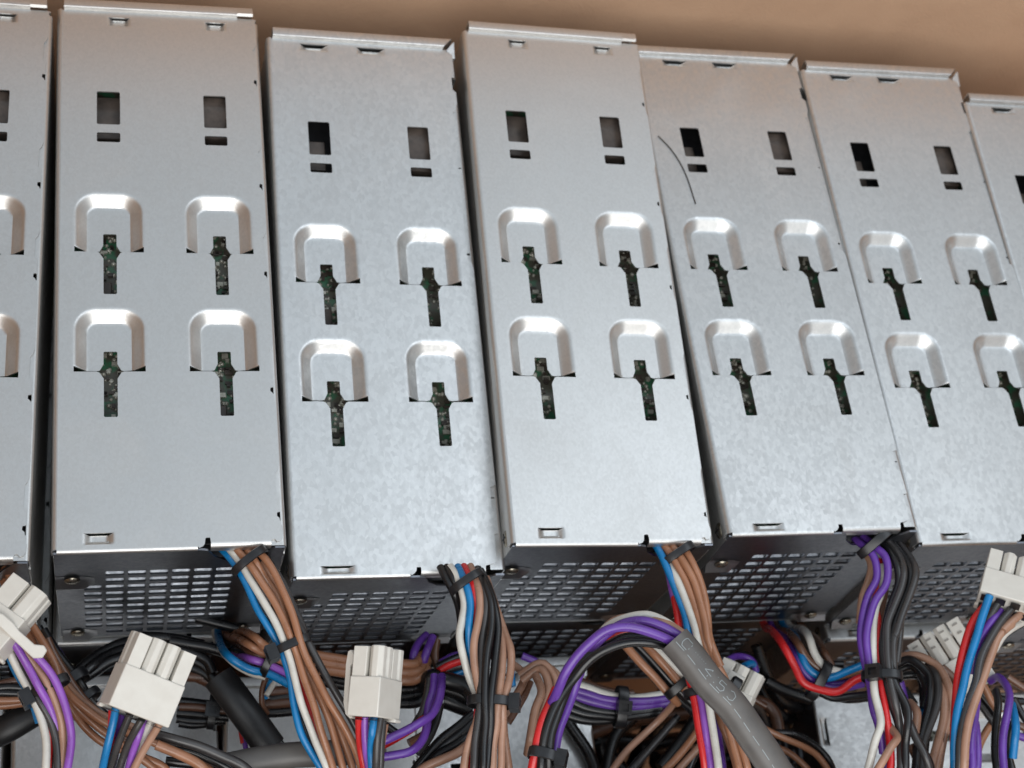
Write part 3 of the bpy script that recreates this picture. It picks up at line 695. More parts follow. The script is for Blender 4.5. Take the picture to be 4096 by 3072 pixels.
wires(b, ['br q2 1500,400,4.2 1750,440,4.2 q3 300,510,4.2 560,510 720,505 800,480,4 790,420,3.6', 'br q2 1550,470,4.1 1750,520 q3 300,570 560,600,4.1 740,600 850,560,4 860,480,3.6 780,400,3.4', 'br q2 1600,570,4 1780,590 q3 300,670 560,690 720,690 820,640,4 870,560,3.8', 'k q2 1650,650,3.4 q3 300,760 560,790 750,770 850,700',
          'k q3 300,850,3.2 560,880 780,820 860,740', 'k q3 300,920,3.2 540,945 760,930 830,860'], r=.22)
b = bundle('dim run of brown and black wires strapped low behind the flat white plug')
wires(b, ['db q2 40,980,.4 200,985 370,1000 500,1020 640,1040', 'br q2 40,1000,.3 200,1010 370,1010 560,1020', 'k q2 20,920,.3 200,935 370,950 560,960', 'k q2 20,1050,.3 200,1070 400,1080 600,1100', 'k q2 20,1110,.1 200,1140 400,1140 560,1130', 'k q2 40,1160,0 200,1180 350,1170'], r=.2)
tie(b, 'q2', 412, 1030, .4, 100, 10, .8, .3, head=95)
b = bundle('dark wires sagging under the vent panel of the highest power supply')
wires(b, ['k q2 -60,250,2 150,290 400,330 640,420', 'k q2 -60,330,1.8 150,380 350,480,1.8 420,620', 'k q2 -60,420,1.6 150,450 330,540 430,700', 'db q2 -40,560,1.4 200,640 380,720 520,860', 'k q2 -40,500,1.5 200,560 380,660 500,800', 'k q1 1500,200,1.6 1900,230 2250,300', 'db q1 2050,640,1.4 2250,660 2400,700',
          'k q2 230,1,1.2 460,60 700,120', 'k q2 1600,700,1.2 1800,730 1950,760', 'k q2 1050,900,.8 1250,870 1500,840', 'db q2 1000,960,.8 1200,940 1400,920', 'k q2 980,1050,.6 1180,1040 1400,1010', 'db q2 1060,820,.9 1250,800'], r=.24)
b = bundle('thin brown, blue and white wires curling behind the tied brown bundle')
wires(b, ['db q2 1010,640,3 960,800 965,960 1020,1060,2', 'bl q2 1060,680,3 1010,790 1000,880,2.4', 'w q2 1110,700,3 1040,790 1010,860'], r=.13)
b = bundle('broad black sleeve slanting down behind the tied brown bundle', cat='sleeve', name='cable_sleeve')
tube('sleeve', smooth_path([cp('q2', 480, 650, 2.6), cp('q2', 640, 860, 2.6), cp('q2', 830, 1120, 2.4), cp('q2', 1060, 1440, 2)]), .66, MSLK, b, ns=20, flat=.6)
wires(b, ['k q2 600,580,2.2 780,830 1000,1120 1190,1400,1.6', 'r q2 705,1140,1.2 720,1270 750,1390', 'p q2 740,1160,1.2 770,1300 790,1500'], r=.12)
b = bundle('black sleeve lying level along the bottom edge, left of the small upright plug', cat='sleeve', name='cable_sleeve')
tube('sleeve', smooth_path([cp('q2', 560, 1640, 6), cp('q2', 900, 1570, 6), cp('q2', 1250, 1520, 6), cp('q2', 1600, 1500, 6), cp('q3', 120, 1480, 5.5), cp('q3', 330, 1500, 5)]), .5, MSLV, b, ns=20, flat=.8)
b = bundle('two dark grey wires and an orange brown one sweeping right below the flat plug')
wires(b, ['g q1 1650,1270,8.2 1900,1340 q2 0,1360,8.4 250,1410 500,1520 800,1680,8', 'k q2 -150,1420,7.6 150,1460 400,1560 650,1700,7.4', 'br q2 -200,1400,8.6 -60,1450 120,1540 330,1680,8.4', 'k q2 -100,1590,6 200,1620 600,1720,6'], r=.2)
# --- small upright plug
b = bundle('small upright white plug with a hook latch on its left, coloured wires below', cat='plug', name='cable_plug')
Mc = frame('q3', 170, 640, 11.4, 4, -4, -26)
connector(b, Mc, w=1.22, h=1.42, t=1.9, fh=1.12, n=2, rows=4, latch='left')
wires(b, ['r q3 95,1080,10.6 90,1220,10.4 110,1400 170,1740,9', 'o q3 165,1090,10.6 150,1250,10.4 170,1450,10 220,1740,9', 'bl q3 265,1090,10.8 240,1270,10.7 225,1450 240,1740,9.6', 'g q3 330,1110,10.8 300,1350,10.6 280,1740,9.8', 'g q3 365,1130,10.4 345,1350,10.2 320,1740,9.6', 'tn q3 385,1160,9.8 350,1400 320,1700,9'], r=.155)
b = bundle('deep purple wires looping round at the right of the small upright plug', GB)
wires(b, ['p q3 850,180,3.4 760,270,3.6 700,400,3.8 690,520,3.6', 'p q3 920,200,3.8 870,300,4 830,420,4 800,560,3.6', 'db q3 960,240,3.4 990,330,3.6 940,430,3.4 960,560,3.2 1000,640', 'k q3 960,300,3 890,420 900,560',
          'p q3 1010,640,6.6 1015,760,7 985,900,7.2 900,1070,7.4 750,1180,7.6 560,1270 350,1370,7.6 200,1420,7', 'p q3 930,640,6.4 920,800,6.6 870,960,6.6 830,1110,6.6 840,1230,6.8 780,1370,7 670,1470,7.2 500,1520 330,1535,7.2 150,1500', 
          'r q3 830,1110,6.4 720,1190,6.6 610,1250,6.6 480,1340,6.4 350,1420', 'db q3 970,1060,5.6 900,1230,5.6 810,1350 650,1390,5.6', 'g q3 880,680,6.2 860,860,6.4 800,1040,6.4 720,1180,6.2', 'k q3 1000,950,5.8 950,1150 860,1340 740,1500,5.8', 'k q3 380,1180,5 450,1230 540,1300,5'], r=.185)
b = bundle('slack red, black and blue wires crossing bright metal behind the black and tan bundle')
wires(b, ['r q3 980,590,4.4 1100,520 1260,475 1400,470,4', 'k q3 960,540,4.2 1080,460 1240,420 1400,420', 'g q3 990,620,4 1120,560 1280,520', 'bl q3 1060,690,3.8 1160,620 1290,560 1400,520', 'p q3 1000,500,3.8 1120,430 1250,400', 'w q3 1020,640,3.6 1150,590 1300,540'], r=.17)
b = bundle('black taped cable kinked behind the black and tan bundle')
wires(b, ['k q3 840,760,3.6 900,660,4.2 1000,640,4.4 1080,700,4.2 1180,710 1280,760,4.4 1400,880,4.6', 'k q3 1020,760,3.8 1150,820 1280,860 1400,930', 'k q3 1050,900,3.6 1180,960 1350,1020', 'k q3 1060,800,3.2 1200,900 1340,980'], r=.4)
b = bundle('black cables and one tan wire slanting down left from the black and tan bundle')
wires(b, ['k q3 1370,1050,5.6 1200,1200 1020,1340 850,1520 700,1720,5', 'k q3 1380,1130,5.6 1200,1300 1020,1430 850,1600,5', 'k q3 1340,1180,5 1150,1380 950,1560 820,1700', 'tn q3 1330,1380,6 1200,1480 1050,1550 860,1640 720,1740,5.4', 'k q3 1320,1270,5.4 1180,1390 1000,1500 880,1620'], r=.21)
# --- outlet of the foremost unit
b = bundle('black, tan, white, blue and red wires tied twice below the foremost unit', GB)
wires(b, ['k r3 1000,880,9 1070,1010,9.3 1150,1170,9.3 1220,1400,8.6 1230,1700,8', 'k r3 1070,880,9 1140,1020,9.4 1220,1170,9.2 1280,1400,8.4',
          'w r3 1110,870,9.1 1190,1010,9.5 1245,1130,9.6 1262,1270 1240,1450 1215,1640,9.6 q3 1215,160,9.6 1225,340 1280,520,9.4 1340,690,9.2 1400,850,9.1',
          'bl r3 1190,870,9.1 1250,990,9.6 1305,1120,9.8 1330,1290 1315,1500 1303,1650 q3 1300,120,9.6 1315,330,9.3 1350,500,9 1390,700,8.6',
          'r r3 1260,870,9 1310,990,9.5 1365,1120,9.7 1388,1300 1380,1500,9.4 q3 1385,60,9.2 1410,300,9 1430,500,8.8 1420,850,8.6 1400,1130 1350,1400 1290,1740,8.4',
          'tn r3 1330,870,9 1380,1000,9.6 1430,1140,9.9 1445,1320 1410,1520,9.9 q3 1390,80,9.9 1368,260,9.8 1375,480 1400,690,9.7 1440,900,9.6 1400,1130 1330,1320,9.3 1280,1500 1240,1740,9',
          'g r3 1400,900,9 1460,1060,9.7 1500,1250,9.9 1490,1450 1460,1640,9.7 q3 1450,150,9.6 1465,350 1455,600 1445,870,9.8 1420,1130 1380,1380 1370,1740,9.2',
          'k r3 1420,900,9 1490,1080,9.8 1550,1260,10 1565,1450 1555,1640,10 q3 1545,130,10 1520,380 1500,620 1490,900,10 1500,1150 1480,1400 1470,1740,9.4',
          'k r3 1450,920,8.8 1540,1120,9.6 1600,1320,9.8 1640,1550,9.8 q3 1640,100,9.8 1620,350 1585,600 1560,900,10 1560,1150 1530,1400 1500,1740,9.3',
          'tn r3 1500,1000,8.4 1590,1250,8.8 1670,1500 1730,1659,9.2 q3 1720,150,9.4 1780,350 1775,560,9.6 1735,780,9.8 1690,950,9.8 1690,1150 1670,1400 1660,1740,9.2',
          'tn r3 1560,1200,8.6 1640,1500,9 q3 1660,120,9.2 1690,350,9.5 1680,560 1650,790,9.8 1630,950,9.9 1630,1150 1590,1400 1570,1740,9.3',
          'g q3 1600,200,9 1610,500,9.1 1600,900,9.3 1580,1150 1560,1400 1520,1740,8.6', 'tn q3 1700,900,9.2 1700,1200,9 1730,1450 1760,1740,8.6', 'k r3 1480,1100,8.4 1540,1400,8.6 q3 1520,100,8.8 1500,500,8.8 1480,900,8.8 1450,1300 1420,1740,8.4'], r=.165)
tie(b, 'r3', 1290, 1050, 9.4, 90, 130, .80, .55, head=None)
tie(b, 'q3', 1545, 930, 9.6, -10, 200, .90, .42, head=172, width=.38)
# --- tan arcs at the right of it
b = bundle('tan wires arching over just right of the tied black and tan bundle', GB)
wires(b, ['tn q3 1790,500,5.6 1880,540,5.8 1930,640,6 1880,780,6 1800,930 1730,1090,5.6', 'db q3 1990,700,5.8 1930,850,5.8 1830,1010 1740,1160,5.6', 'tn q4 -60,640,6.4 50,540,6.6 180,500,6.8 290,540 345,680,7 320,850,7', 
          'tn q4 -40,700,6.6 60,590,6.8 170,560,7 250,610,7.2 265,760,7.3 225,920,7.4 160,1120,7.4 120,1330,7.2', 'tn q4 120,640,7 185,700,7.4 180,820,7.6 120,1000,7.7 80,1180 50,1330,7.6 20,1500,7', 'tn q4 200,500,6.6 310,560,6.8 380,660 370,780,7',
          'p q3 1900,420,3 2050,480,3 2180,560,3', 'bl q3 1780,560,3 1830,680,3 1790,760'], r=.18)
# --- grey sleeve with the purple arch
b = bundle('purple and black wires arching left out of the printed grey sleeve to a strap', GB)
wires(b, ['p q4 1900,460,12.4 1650,270,12.6 1400,160,12.8 1120,95,12.8 900,140,12.7 720,270,12.4 560,430,12 440,610,11.6 350,830,11 290,960,10.4',
          'p q4 1950,420,12.2 1710,205,12.4 1500,85,12.4 1300,30,12.3 1100,60,12 930,150,11.8 800,280,11.4 690,430,10.8 600,620,10.4 540,800,10 460,1010,9.8 380,1240 325,1470,9.6',
          'tn q4 1900,330,12 1735,175,12.1 1580,70,12 1400,20,11.9 r4 1250,1440,11.6 1100,1450,11.2 q4 950,60,10.8 800,240,10.4 700,380,10 570,560,9.6',
          'w q4 1850,300,12 1700,150,12 r4 1590,1520,12 1400,1425,11.9 1200,1425,11.8 1050,1480,11.6 q4 930,80,11.2 800,220,10.8',
          'k q4 1800,450,11.8 1560,310,12 1350,265,12.1 1130,270,12 920,335,11.8 720,470,11.4 560,640,11 420,830,10.8 300,1040,10.6 230,1260,10.5 190,1480,10.3 170,1740,10',
          'k q4 1750,420,11.6 1520,280,11.8 1300,210,11.8 1100,220,11.6 900,310,11.3 700,430,11 540,620,10.8 430,860,10.6 350,1080 290,1290 270,1480,10.3 255,1740,9.8',
          'r q4 350,790,10.2 270,960,10.4 200,1130,10.4 150,1330,10.3 120,1500,10.2 60,1740,9.8', 'r q4 1250,120,11 1050,150,10.9 900,250,10.6', 'db q4 800,260,10.2 680,400,10.2 560,540,10', 'db q4 420,780,10 330,1000,10 240,1240 220,1480 210,1740,9.5'], r=.195)
tie(b, 'q4', 205, 1520, 10.2, -50, 220, .60, .36, head=170, width=.42)
sl = bundle('grey heat shrink sleeve printed with pale marks and a dashed line, lying diagonally', cat='sleeve', name='cable_sleeve')
SP = smooth_path([cp('q4', 1650, 235, 12.6), cp('q4', 1830, 440, 12.6), cp('q4', 2040, 720, 12.5), cp('q5', 620, 960, 12.3), cp('q5', 830, 1260, 12), cp('q5', 1010, 1520, 11.8), cp('q5', 1180, 1800, 11.5)], 8)
body = tube('sleeve', SP, .60, MSLV, sl, ns=28, flat=.86, hollow=True)
def sleeve_pt(s, ang, h=0.012):
    """point on the sleeve s units along from its mouth, ang round it"""
    d = 0
    for i in range(len(SP) - 1):
        l = (SP[i + 1] - SP[i]).length
        if d + l >= s or i == len(SP) - 2:
            t = (s - d) / l; P = SP[i] + (SP[i + 1] - SP[i]) * t; T = (SP[min(i + 2, len(SP) - 1)] - SP[max(i - 1, 0)]).normalized(); break
        d += l
    U = T.cross(Vector((0, 0, 1))).normalized(); V = T.cross(U).normalized()
    if V.z < 0: V = -V
    return P + U * ((.63 + h) * math.sin(ang)) + V * ((.86 * .60 + .03 + h) * math.cos(ang))
mk = MB()
def dash(s0, a0, s1, a1, wd=.014):
    n = max(1, int(abs(s1 - s0) / .15)); 
    for i in range(n):
        p = [(s0 + (s1 - s0) * k / n, a0 + (a1 - a0) * k / n) for k in (i, i + 1)]
        ds, da = p[1][0] - p[0][0], (p[1][1] - p[0][1]) * .6; l = math.hypot(ds, da) or 1; ns, na = -da / l * wd, ds / l * wd / .6
        q = [sleeve_pt(p[0][0] + ns, p[0][1] + na), sleeve_pt(p[1][0] + ns, p[1][1] + na), sleeve_pt(p[1][0] - ns, p[1][1] - na), sleeve_pt(p[0][0] - ns, p[0][1] - na)]
        mk.add(q, [(0, 1, 2, 3)])
SGN = -1
for i in range(13):
    s0 = .12 + i * .62
    dash(s0, SGN * -.42, s0 + .44, SGN * -.42)
def glyph(s, strokes, hgt=.32, wid=.34, a0=.0):
    for x0, y0, x1, y1 in strokes: dash(s + x0 * wid, SGN * (a0 + (y0 - .5) * hgt / .6 * 1.1), s + x1 * wid, SGN * (a0 + (y1 - .5) * hgt / .6 * 1.1))
glyph(.28, [(.1, 1, .9, 1), (.1, 1, 0, .7), (0, .7, 0, .3), (0, .3, .2, 0), (.2, 0, .9, 0), (1, .2, 1, .35), (1, .65, 1, .85)])
for k in range(6): dash(.86 + k * .1, SGN * (.05 + .02 * k), .88 + k * .1, SGN * (.05 + .02 * k))
glyph(1.50, [(.7, 0, .7, 1), (.7, 1, 0, .35), (0, .35, 1, .35)])
for k in (.25, .7): dash(2.02, SGN * (k - .45), 2.05, SGN * (k - .45))
glyph(2.16, [(.9, 1, .1, 1), (.1, 1, .1, .55), (.1, .55, .8, .6), (.8, .6, .95, .3), (.95, .3, .7, 0), (.7, 0, .1, .05)])
glyph(2.66, [(.1, .1, .5, 0), (.5, 0, .9, .2), (.9, .2, .9, .75), (.9, .75, .5, 1), (.5, 1, .15, .85)])
mk.link('printed_marks', MINK, sl, smooth=False)
# --- outlet of the middle unit
b = bundle('brown wires beside white, blue and red ones, passing behind the printed grey sleeve', GB)
wires(b, ['bl r4 1400,570,9 1480,700,9.4 1555,850,9.6 1610,980 1700,1200,9.5 1775,1430 1810,1640 q4 1790,130,9.3 1830,300,9 q5 190,600,8.6 245,860,8.4 285,1150 330,1450 380,1740,8',
          'w r4 1500,640,8.8 1600,830,9.4 1690,1020,9.7 1770,1240 1850,1460 1910,1659 q4 1890,140,9.6 1950,360 q5 300,600,9.3 370,900,9.2 400,1100 440,1380 480,1740,8.8',
          'br r4 1450,570,9 1580,700,9.5 1680,850,9.8 1770,1010 1860,1250 1930,1480 1970,1659,9.7 q4 1960,130,9.6 2010,330 2090,520 q5 450,600,9.2 540,900 580,1150 640,1380 720,1740,8.8',
          'br r4 1550,570,9 1660,690,9.6 1770,840,10 1870,1040 1940,1280 1990,1500 2020,1659,9.9 q4 2010,130,9.8 2060,330 2130,520 q5 560,700,9.3 620,1000 690,1300 820,1740,8.8',
          'br r4 1650,570,9 1760,680,9.6 1850,820,9.9 1940,1020 1990,1250 2025,1480 2040,1659,9.8 q4 2045,130,9.7 2090,330 2160,530',
          'r r4 1560,800,8 1610,1000,8.4 1650,1200,8.8 1690,1450,9 q4 1690,10,9 1700,200 q5 140,600,8.6 215,900,8.6 260,1200,8.6 340,1740,8.2',
          'o r4 1500,720,8.4 1590,930,8.8 1640,1200,8.8 1740,1450 q4 1850,150,8.6 1900,320 q5 210,650,8.6 290,900,8.8 330,1180,8.8 370,1430 410,1740,8.4',
          'br q5 440,800,8 500,1120,8.2 600,1370 700,1740,8', 'p q5 420,1000,7.8 480,1300 530,1740,7.6', 'db r4 1620,900,8 1720,1300,8.2 1750,1659,8.2'], r=.17)
tie(b, 'r4', 1685, 745, 9.5, 120, 170, .84, .50, head=None)
tie(b, 'q5', 230, 830, 8.5, 40, 190, .5, .36, head=150)
# --- low purple and black run
b = bundle('low run of purple, black and white wires strapped together inside the purple arch')
wires(b, ['w q4 520,730,2.6 700,780 850,840 1010,880,2.6 1200,890 1400,870 1600,830', 'p q4 480,780,2.6 700,850 860,900 1030,920,2.7 1250,925 1450,910 1650,880', 'p q4 470,830,2.6 650,900 850,960 1030,985 1250,985 1450,960 1650,930', 'k q4 460,900,2.5 650,990 850,1030 1030,1045 1250,1040 1500,1000',
          'k q4 430,980,2.4 650,1060 850,1085 1030,1090 1250,1080 1500,1040', 'k q4 420,1060,2.2 600,1120 800,1140 1000,1120', 'k q4 480,860,2.2 700,950 900,1000 1100,1010 1400,1000', 'db q4 600,700,2 820,790 1000,830 1200,840'], r=.21)
tie(b, 'q4', 1060, 985, 2.6, 100, 10, .95, .36, head=90, width=.5)
b = bundle('brown, black and white wires slanting behind the printed grey sleeve to a black strap')
wires(b, ['br q4 1060,250,6.4 1120,320,6.6 1280,490 1430,660 1590,840,6.4 1700,940,6', 'k q4 1150,280,6.2 1260,400 1420,590 1600,790,6.2 1800,980 1900,1090,5.6', 'k q4 1220,280,6.4 1370,430 1530,610 1690,780,6.4 1850,950', 'br q4 1300,260,6.6 1450,420,6.8 1600,590 1730,740,6.8 1850,860 1930,1000,6.4', 'w q4 1380,270,6.8 1530,400,6.9 1680,550 1790,680 1860,790,6.8', 'r q4 1620,470,6.6 1730,600 1850,730,6.6', 'k q4 1180,330,5.8 1330,520 1500,740 1650,860'], r=.2)
tie(b, 'q4', 1715, 745, 6.7, 110, 130, .78, .4, head=150, width=.38)
b = bundle('single brown wire and two thin black ones running down into the dark box')
wires(b, ['tn q4 1690,880,4.4 1620,980,3.6 1480,1130,2.8 1300,1300,2.4 1120,1480 930,1740,2', 'k q4 1700,1080,2 1500,1290,1.8 1330,1480 1130,1740', 'g q4 1660,1130,2.2 1450,1370,2 1180,1690,1.8 1100,1760'], r=.17)
b = bundle('pair of brown wires bending down left under the middle outlet bundle')
wires(b, ['br q4 2050,1000,4 1930,1220,3.6 1800,1400,3.4 1660,1570 1500,1740,3', 'tn q4 2100,1150,3.6 1980,1350,3.4 1850,1510 1650,1740,3', 'k q4 2080,1200,3 1900,1480 1780,1740'], r=.18)
# --- white plug half hidden behind the sleeve
b = bundle('white plug half hidden behind the printed grey sleeve', cat='plug', name='cable_plug')
connector(b, frame('q5', 640, 760, 5, 28, 0, -10), w=1.9, h=1.3, t=1.1, fh=1.0, n=3, rows=2, latch='top')
wires(b, ['p q5 560,480,4 700,420,3.6 850,470 900,600,3.4', 'bl q5 760,540,4 850,500,3.6 900,580,3.2', 'k q5 500,520,3.6 640,440,3.6 800,410 930,540,3'], r=.17)
tie(b, 'q5', 640, 775, 6, 60, 40, .5, .3, head=0, width=.42)
# --- loop from the purple outlet
b = bundle('red, blue, brown and white wires swinging down to a knot right of the sleeve', GB)
wires(b, ['r q5 980,70,5.2 1060,130,5.2 1200,310 1320,530 1420,710 1500,770,5.2 1590,790 1700,840,5.2 1800,820 1900,740 2010,670 2130,640,5.4 2250,650',
          'p q5 1080,80,4.8 1220,220 1350,450 1450,640 1560,720 1680,770,4.8 1850,770 2080,730', 'p q5 1100,120,4.6 1260,320 1380,550 1480,690 1600,740 1750,740 1900,720 2080,680', 'bl q5 1180,60,5 1330,190 1400,420 1470,560 1570,610,5 1660,670 1780,670 1900,590 2080,520,5.2 2200,480',
          'db q5 1100,70,5 1250,160 1370,300 1470,450 1600,570,5', 'w q5 1240,60,5.2 1400,120,5.2 1490,230 1550,400 1650,530,5.2 1740,590,5 1850,600', 'db q5 1400,90,5 1550,220 1660,400 1730,530,4.8', 'k q5 1150,100,4.4 1300,300 1430,530 1560,660', ], r=.19, tuck=True)
wires(b, ['br q5 1800,640,4.9 1900,650,5 2000,600,5 2100,570', 'k q5 1600,820,4.6 1750,880 1950,870 2150,850,4.6', 'k q5 1560,760,4.4 1640,860,4.4 1850,900 2150,880', 'k q5 1620,560,4.6 1750,510,4.6 1850,520'], r=.19)
tie(b, 'q5', 1590, 690, 5, 110, 60, .95, .4, head=240, width=.45)
# --- outlet of the haired unit
b = bundle('purple, black, white and red wires tied with a square black buckle', GB)
wires(b, ['p r6 330,560,8.8 430,640,9.3 540,750,9.6 590,860,9.7 580,1000 490,1190,9.6 430,1400 405,1640 q6 400,140,9.4 420,350 470,560,9.4 510,760,9.2 545,1000 600,1200,9 650,1500,8.6',
          'p r6 420,530,9 560,650,9.6 680,770,9.9 735,900,10 690,1060 570,1250,9.9 500,1440 470,1640 q6 465,160,9.7 480,380 510,600,9.6 530,800,9.2',
          'p q6 420,120,8.8 460,420,8.8 510,640,8.9 560,960,8.6 640,1300 700,1740,8', 
          'tn r6 440,700,8.6 520,850,8.8 490,1020,8.8 425,1200 405,1330,8.8 400,1500', 'r r6 600,800,8.8 640,900,9 620,1060,9 560,1300 600,1450,9.2 q6 600,60,9.3 605,300,9.4 610,520,9.4 640,800,9.4 690,1060,9.4 725,1300 725,1740,9',
          'w r6 640,860,9 670,950,9 640,1130,9.2 580,1310,9.4 545,1500 q6 545,60,9.5 540,300 545,520 560,820,9.6 610,1020 625,1180,9.7 560,1360,9.6 510,1500 465,1740,9',
          'tn q6 700,1160,9 760,1240,9.4 805,1330,9.8 750,1410,10 650,1500 555,1740,9.6',
          'k r6 620,600,9.2 740,740,9.7 810,880,10 820,1060 740,1280,9.8 690,1450 650,1640 q6 645,130,9.6 650,350 665,560,9.6 700,760 750,950,9.5 820,1150 860,1400 830,1740,9',
          'g r6 700,590,9.2 830,760,9.7 880,920,10.1 860,1080 770,1320,10 710,1500 q6 700,60,9.9 690,250 700,450 730,700,9.9 790,950,9.8 840,1200,9.4 850,1500 840,1740',
          'k r6 740,580,9 900,780,9.6 960,950,10 940,1100 850,1320 770,1560,9.9 q6 750,150,9.8 730,400 755,650,9.9 840,830,9.9 925,1000,10 930,1180,10 900,1400 890,1740,9.4',
          'g r6 820,600,9 960,790,9.7 1020,950,10.2 1000,1080 930,1240,10.1 850,1430 790,1640 q6 820,60,10 770,280 770,500,9.9 790,720,9.6 870,900,9.4 930,1120,9.3 1010,1320 1150,1600,9.4 1220,1740',
          'g q6 850,30,9.6 830,260,9.6 800,500,9.6', 'k r6 780,700,9 880,900,9.2 900,1050,9.2 820,1280,9.2 740,1600,9.2', 'db r6 640,900,8.6 680,1100,8.8 620,1400,9 q6 640,60,9 640,300,9 650,520,9', 'k q6 940,1150,9.2 1040,1360,9.3 1180,1640,9.3'], r=.175)
tie(b, 'r6', 560, 610, 9.6, 110, 120, .92, .38, head=None, width=.4)
tie(b, 'q6', 640, 645, 9.6, 10, 200, .86, .42, head=70, width=.38)
# --- coil at the right
b = bundle('coil of black and tan wires arching right of the square buckle', GB)
wires(b, ['tn q6 800,440,6.8 900,410,7 1010,405,7.2 1130,430 1240,510,7.6 1330,640 1390,800,8 1405,980 1370,1150 1320,1330 1260,1520 1210,1740,7.4', 'tn q6 1180,640,7.4 1290,760,7.8 1325,900,8 1320,1100 1270,1340,7.8 1200,1560 1150,1740,7.4', 'db q6 1300,540,6.8 1400,600 1440,680,6.8 1480,760',
          'k q6 800,520,7 950,460,7.4 1070,500,7.6 1150,620,7.8 1170,780,8 1150,1000 1090,1200 1030,1450 1000,1740,7.4', 'g q6 1150,520,7.2 1240,640,7.8 1270,800,8 1240,1000,8 1170,1180 1100,1380 1060,1740,7.4', 'k q6 830,640,5.8 960,610,6 1060,640,6.2 1120,740,6.4 1100,960', 'k q6 820,580,6.4 980,530,6.8 1100,600,7 1130,760 1100,1000,7',
          'tn q6 950,940,7.8 1030,1040,8.4 1040,1160,8.6 1000,1300,8.4', 'r q6 1100,1120,7 1060,1260,7 1050,1400 1060,1600', 'bl q6 1100,1000,6.8 1060,1090,6.8 1020,1200', 'k q6 1300,700,7 1350,900,7 1330,1150 1250,1400 1180,1740,6.8', 'db q6 1360,1100,7.6 1330,1300,7.7 1290,1500 1250,1740,7.2',
          'k q6 880,780,6 960,860,6.2 1000,960,6.2', 'p q6 840,700,7.6 880,820,7.6 900,920,7.2', 'k q6 1210,850,7.4 1190,1100,7.4 1120,1350 1090,1740', 'db q6 950,1400,7 1020,1560,7 1060,1740'], r=.19)
# --- plug with slotted fingers
b = bundle('white plug with slotted fingers lying between the coil and the red and blue wires', cat='plug', name='cable_plug')
connector(b, frame('q6', 1400, 470, 6.5, -30, 0, 0), w=2.6, h=1.5, t=1.1, fh=1.5, rows=1, slots=True)
# --- right plug and its wires
b = bundle('white plug at the right edge with dark grey, blue and red wires leaving underneath', cat='plug', name='cable_plug')
connector(b, frame('r6', 2110, 960, 12, 14, -38, 4), w=2.35, h=1.25, t=1.15, fh=1.1)
b = bundle('red, blue, black and tan wires sweeping down from the right edge plug', GB)
wires(b, ['r r6 1800,1300,11.4 1700,1410,11.2 1620,1540,11 1570,1659 q6 1640,50,11 1560,210 1520,430,10.8 1480,680 1455,900,10.4 1440,1150 1440,1400,10 1430,1740,9.6',
          'bl r6 1830,1200,11.8 1790,1330,11.7 1730,1480 1690,1640,11.4 q6 1705,130,11.3 1640,310 1590,530 1540,790,11 1480,1020 1450,1250,10.6 1440,1500 1440,1740,10',
          'g r6 1940,1260,11.6 1850,1390,11.4 1790,1500,11.2', 'k r6 1900,1380,11 1780,1520,11 1700,1659 q6 1650,150,10.6 1590,360 1540,600 1490,850,10.2',
          'p r6 1960,1360,11.4 1850,1470,11.4 1770,1570 q6 1800,80,11.2 1730,230 1680,400,11 1630,620,10.6', 'g r6 2090,1320,11.7 1980,1440,11.6 1880,1590 q6 1880,110,11.5 1800,250 1740,440,11.4 1680,700 1600,950,11 1540,1180 1500,1400,10.8 1480,1740,10.4',
          'p r6 2100,1390,11.3 1980,1500,11.2 1900,1620 q6 1920,150,10.9 1800,380,10.8', 'tn r6 2230,1360,11.6 2080,1480,11.6 1970,1590 q6 2080,60,11.5 1940,190 1850,390,11.4 1760,660 1680,900,11.2 1600,1160 1560,1400,11 1535,1740,10.6',
          'w q6 2230,20,10.8 2100,90,10.8 1980,190,10.8 1880,350', 'p q6 1690,900,10 1665,1130,10.2 1625,1350,10.3 1605,1740,10', 'p q6 1670,1150,9.8 1690,1350,10 1680,1740,9.8', 'p q6 1640,1250,10.2 1640,1500,10.3 1640,1740,10.1'], r=.185)
b = bundle('violet and blue wires hanging down at the right edge below the white plug')
wires(b, ['p q6 1840,700,7 1930,655,7.6 2010,690,8 2050,820,8.4 2025,1040,8.6 1985,1280 1975,1500 1985,1740,8.2', 'bl q6 2080,960,8 2135,1010,8.4 2120,1200,8.6 2105,1400 2085,1560,8.2', 'k q6 1900,800,6.8 1925,950,7 1900,1200 1890,1500 1905,1740,7', 'k q6 2080,1150,7.6 2040,1350,7.6 2050,1550 2090,1740',
          'br q6 1700,640,6 1780,780 1870,950,5.6 1950,1060', 'k q6 1730,850,5 1850,1000 1950,1150', 'db q6 2030,650,5.4 2130,730 2260,800', 'br q6 1860,1150,4.6 1770,1300 1700,1450 1680,1740', 'p q6 2120,1290,6 2240,1340', 'k q6 2100,900,5.6 2180,1050 2250,1150', 'db q6 2140,1180,5 2250,1230', 'k q6 1740,760,4.6 1860,860 2000,900 2200,920,4.6', 'g q6 1700,900,4.8 1790,1040 1900,1200'], r=.185)
b = bundle('brown and black wires curving over the sideways vent panel at the bottom right')
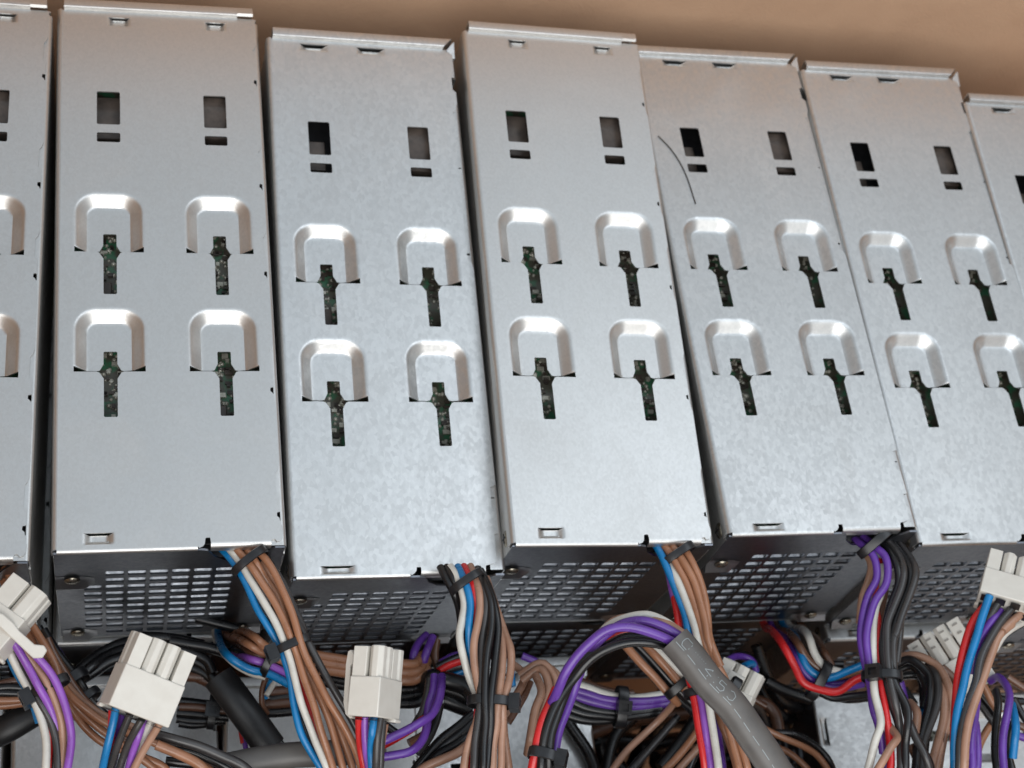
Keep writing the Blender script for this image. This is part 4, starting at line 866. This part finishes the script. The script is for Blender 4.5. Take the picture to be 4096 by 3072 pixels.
wires(b, ['br q5 940,1200,3 1000,1255,3.2 1200,1320 1420,1420,3 1590,1540 1720,1740,2.6', 'k q5 1050,1270,2.8 1300,1280,3 1500,1370 1640,1490 1740,1640,2.6', 'br q5 1100,1420,2 1250,1490,2 1400,1600 1520,1740', 'k q5 1100,1480,1.8 1250,1600 1350,1740', 'db q5 780,850,1.6 900,890,1.6 1010,980'], r=.16)
# --- hair on the cover
def on_cover(X, Y, h=0.04):
    z = 9.5
    for _ in range(8):
        p = at(X, Y, z); z = 9.2861 - .0432 * (p.y - .32) + .0089 * (p.x - 8.55) + h
    return at(X, Y, z)
b = tube('hair', smooth_path([on_cover(X * 1.85172, Y * 1.85172) for X, Y in ((1422, 293), (1452, 325), (1480, 372), (1503, 440))]), .02, MHAIR, None, ns=6)
b['label'] = 'fine dark hair lying curved on a silver cover'; b['category'] = 'hair'
# --- black cables added over the bottom of the box to darken the gap
b = bundle('added black cables darkening the deep gap below the purple arch')
hr = random.Random(8)
for k in range(46):
    x, y = hr.uniform(0, 17), hr.uniform(-27, -37); a = hr.uniform(0, math.pi); z = hr.uniform(-17, -11); P = []
    for j in range(7):
        a += hr.uniform(-.5, .5); P.append(Vector((x, y, z + hr.uniform(-.6, .6)))); x += 2.2 * math.cos(a); y += 2.2 * math.sin(a)
        x = max(-1, min(18, x)); y = max(-38, min(-25.5, y))
    tube('black_wire', smooth_path(P, 4), hr.uniform(.3, .6), WC['k'] if hr.random() < .9 else WC['db'], b, ns=8)
b = bundle('added black wires darkening the space between the knot and the sideways vent panel')  # more dark wires added low down to deepen the shade
for spec in ['k q5 700,420,-2 850,600 1000,900 1200,1100,-4', 'k q5 620,1000,-3 800,1100 1050,1150 1300,1100,-5', 'k q5 900,300,-2 1000,600 1150,900 1400,1000,-4', 'g q5 760,900,-1 900,1000 1000,1200 1050,1500,-3', 'k q4 1900,1100,-3 1700,1400 1500,1659', 'k q4 350,900,-3 500,1200 700,1500 800,1800', 'k q5 500,1200,-4 700,1250 900,1400 1100,1700', 'k q4 1200,1100,-5 1000,1300 900,1700', 'k q5 1000,700,-2 1200,800 1500,900', 'db q5 850,900,-2 1000,950 1100,1050 1150,1250']:
    wires(b, [spec], r=.32)
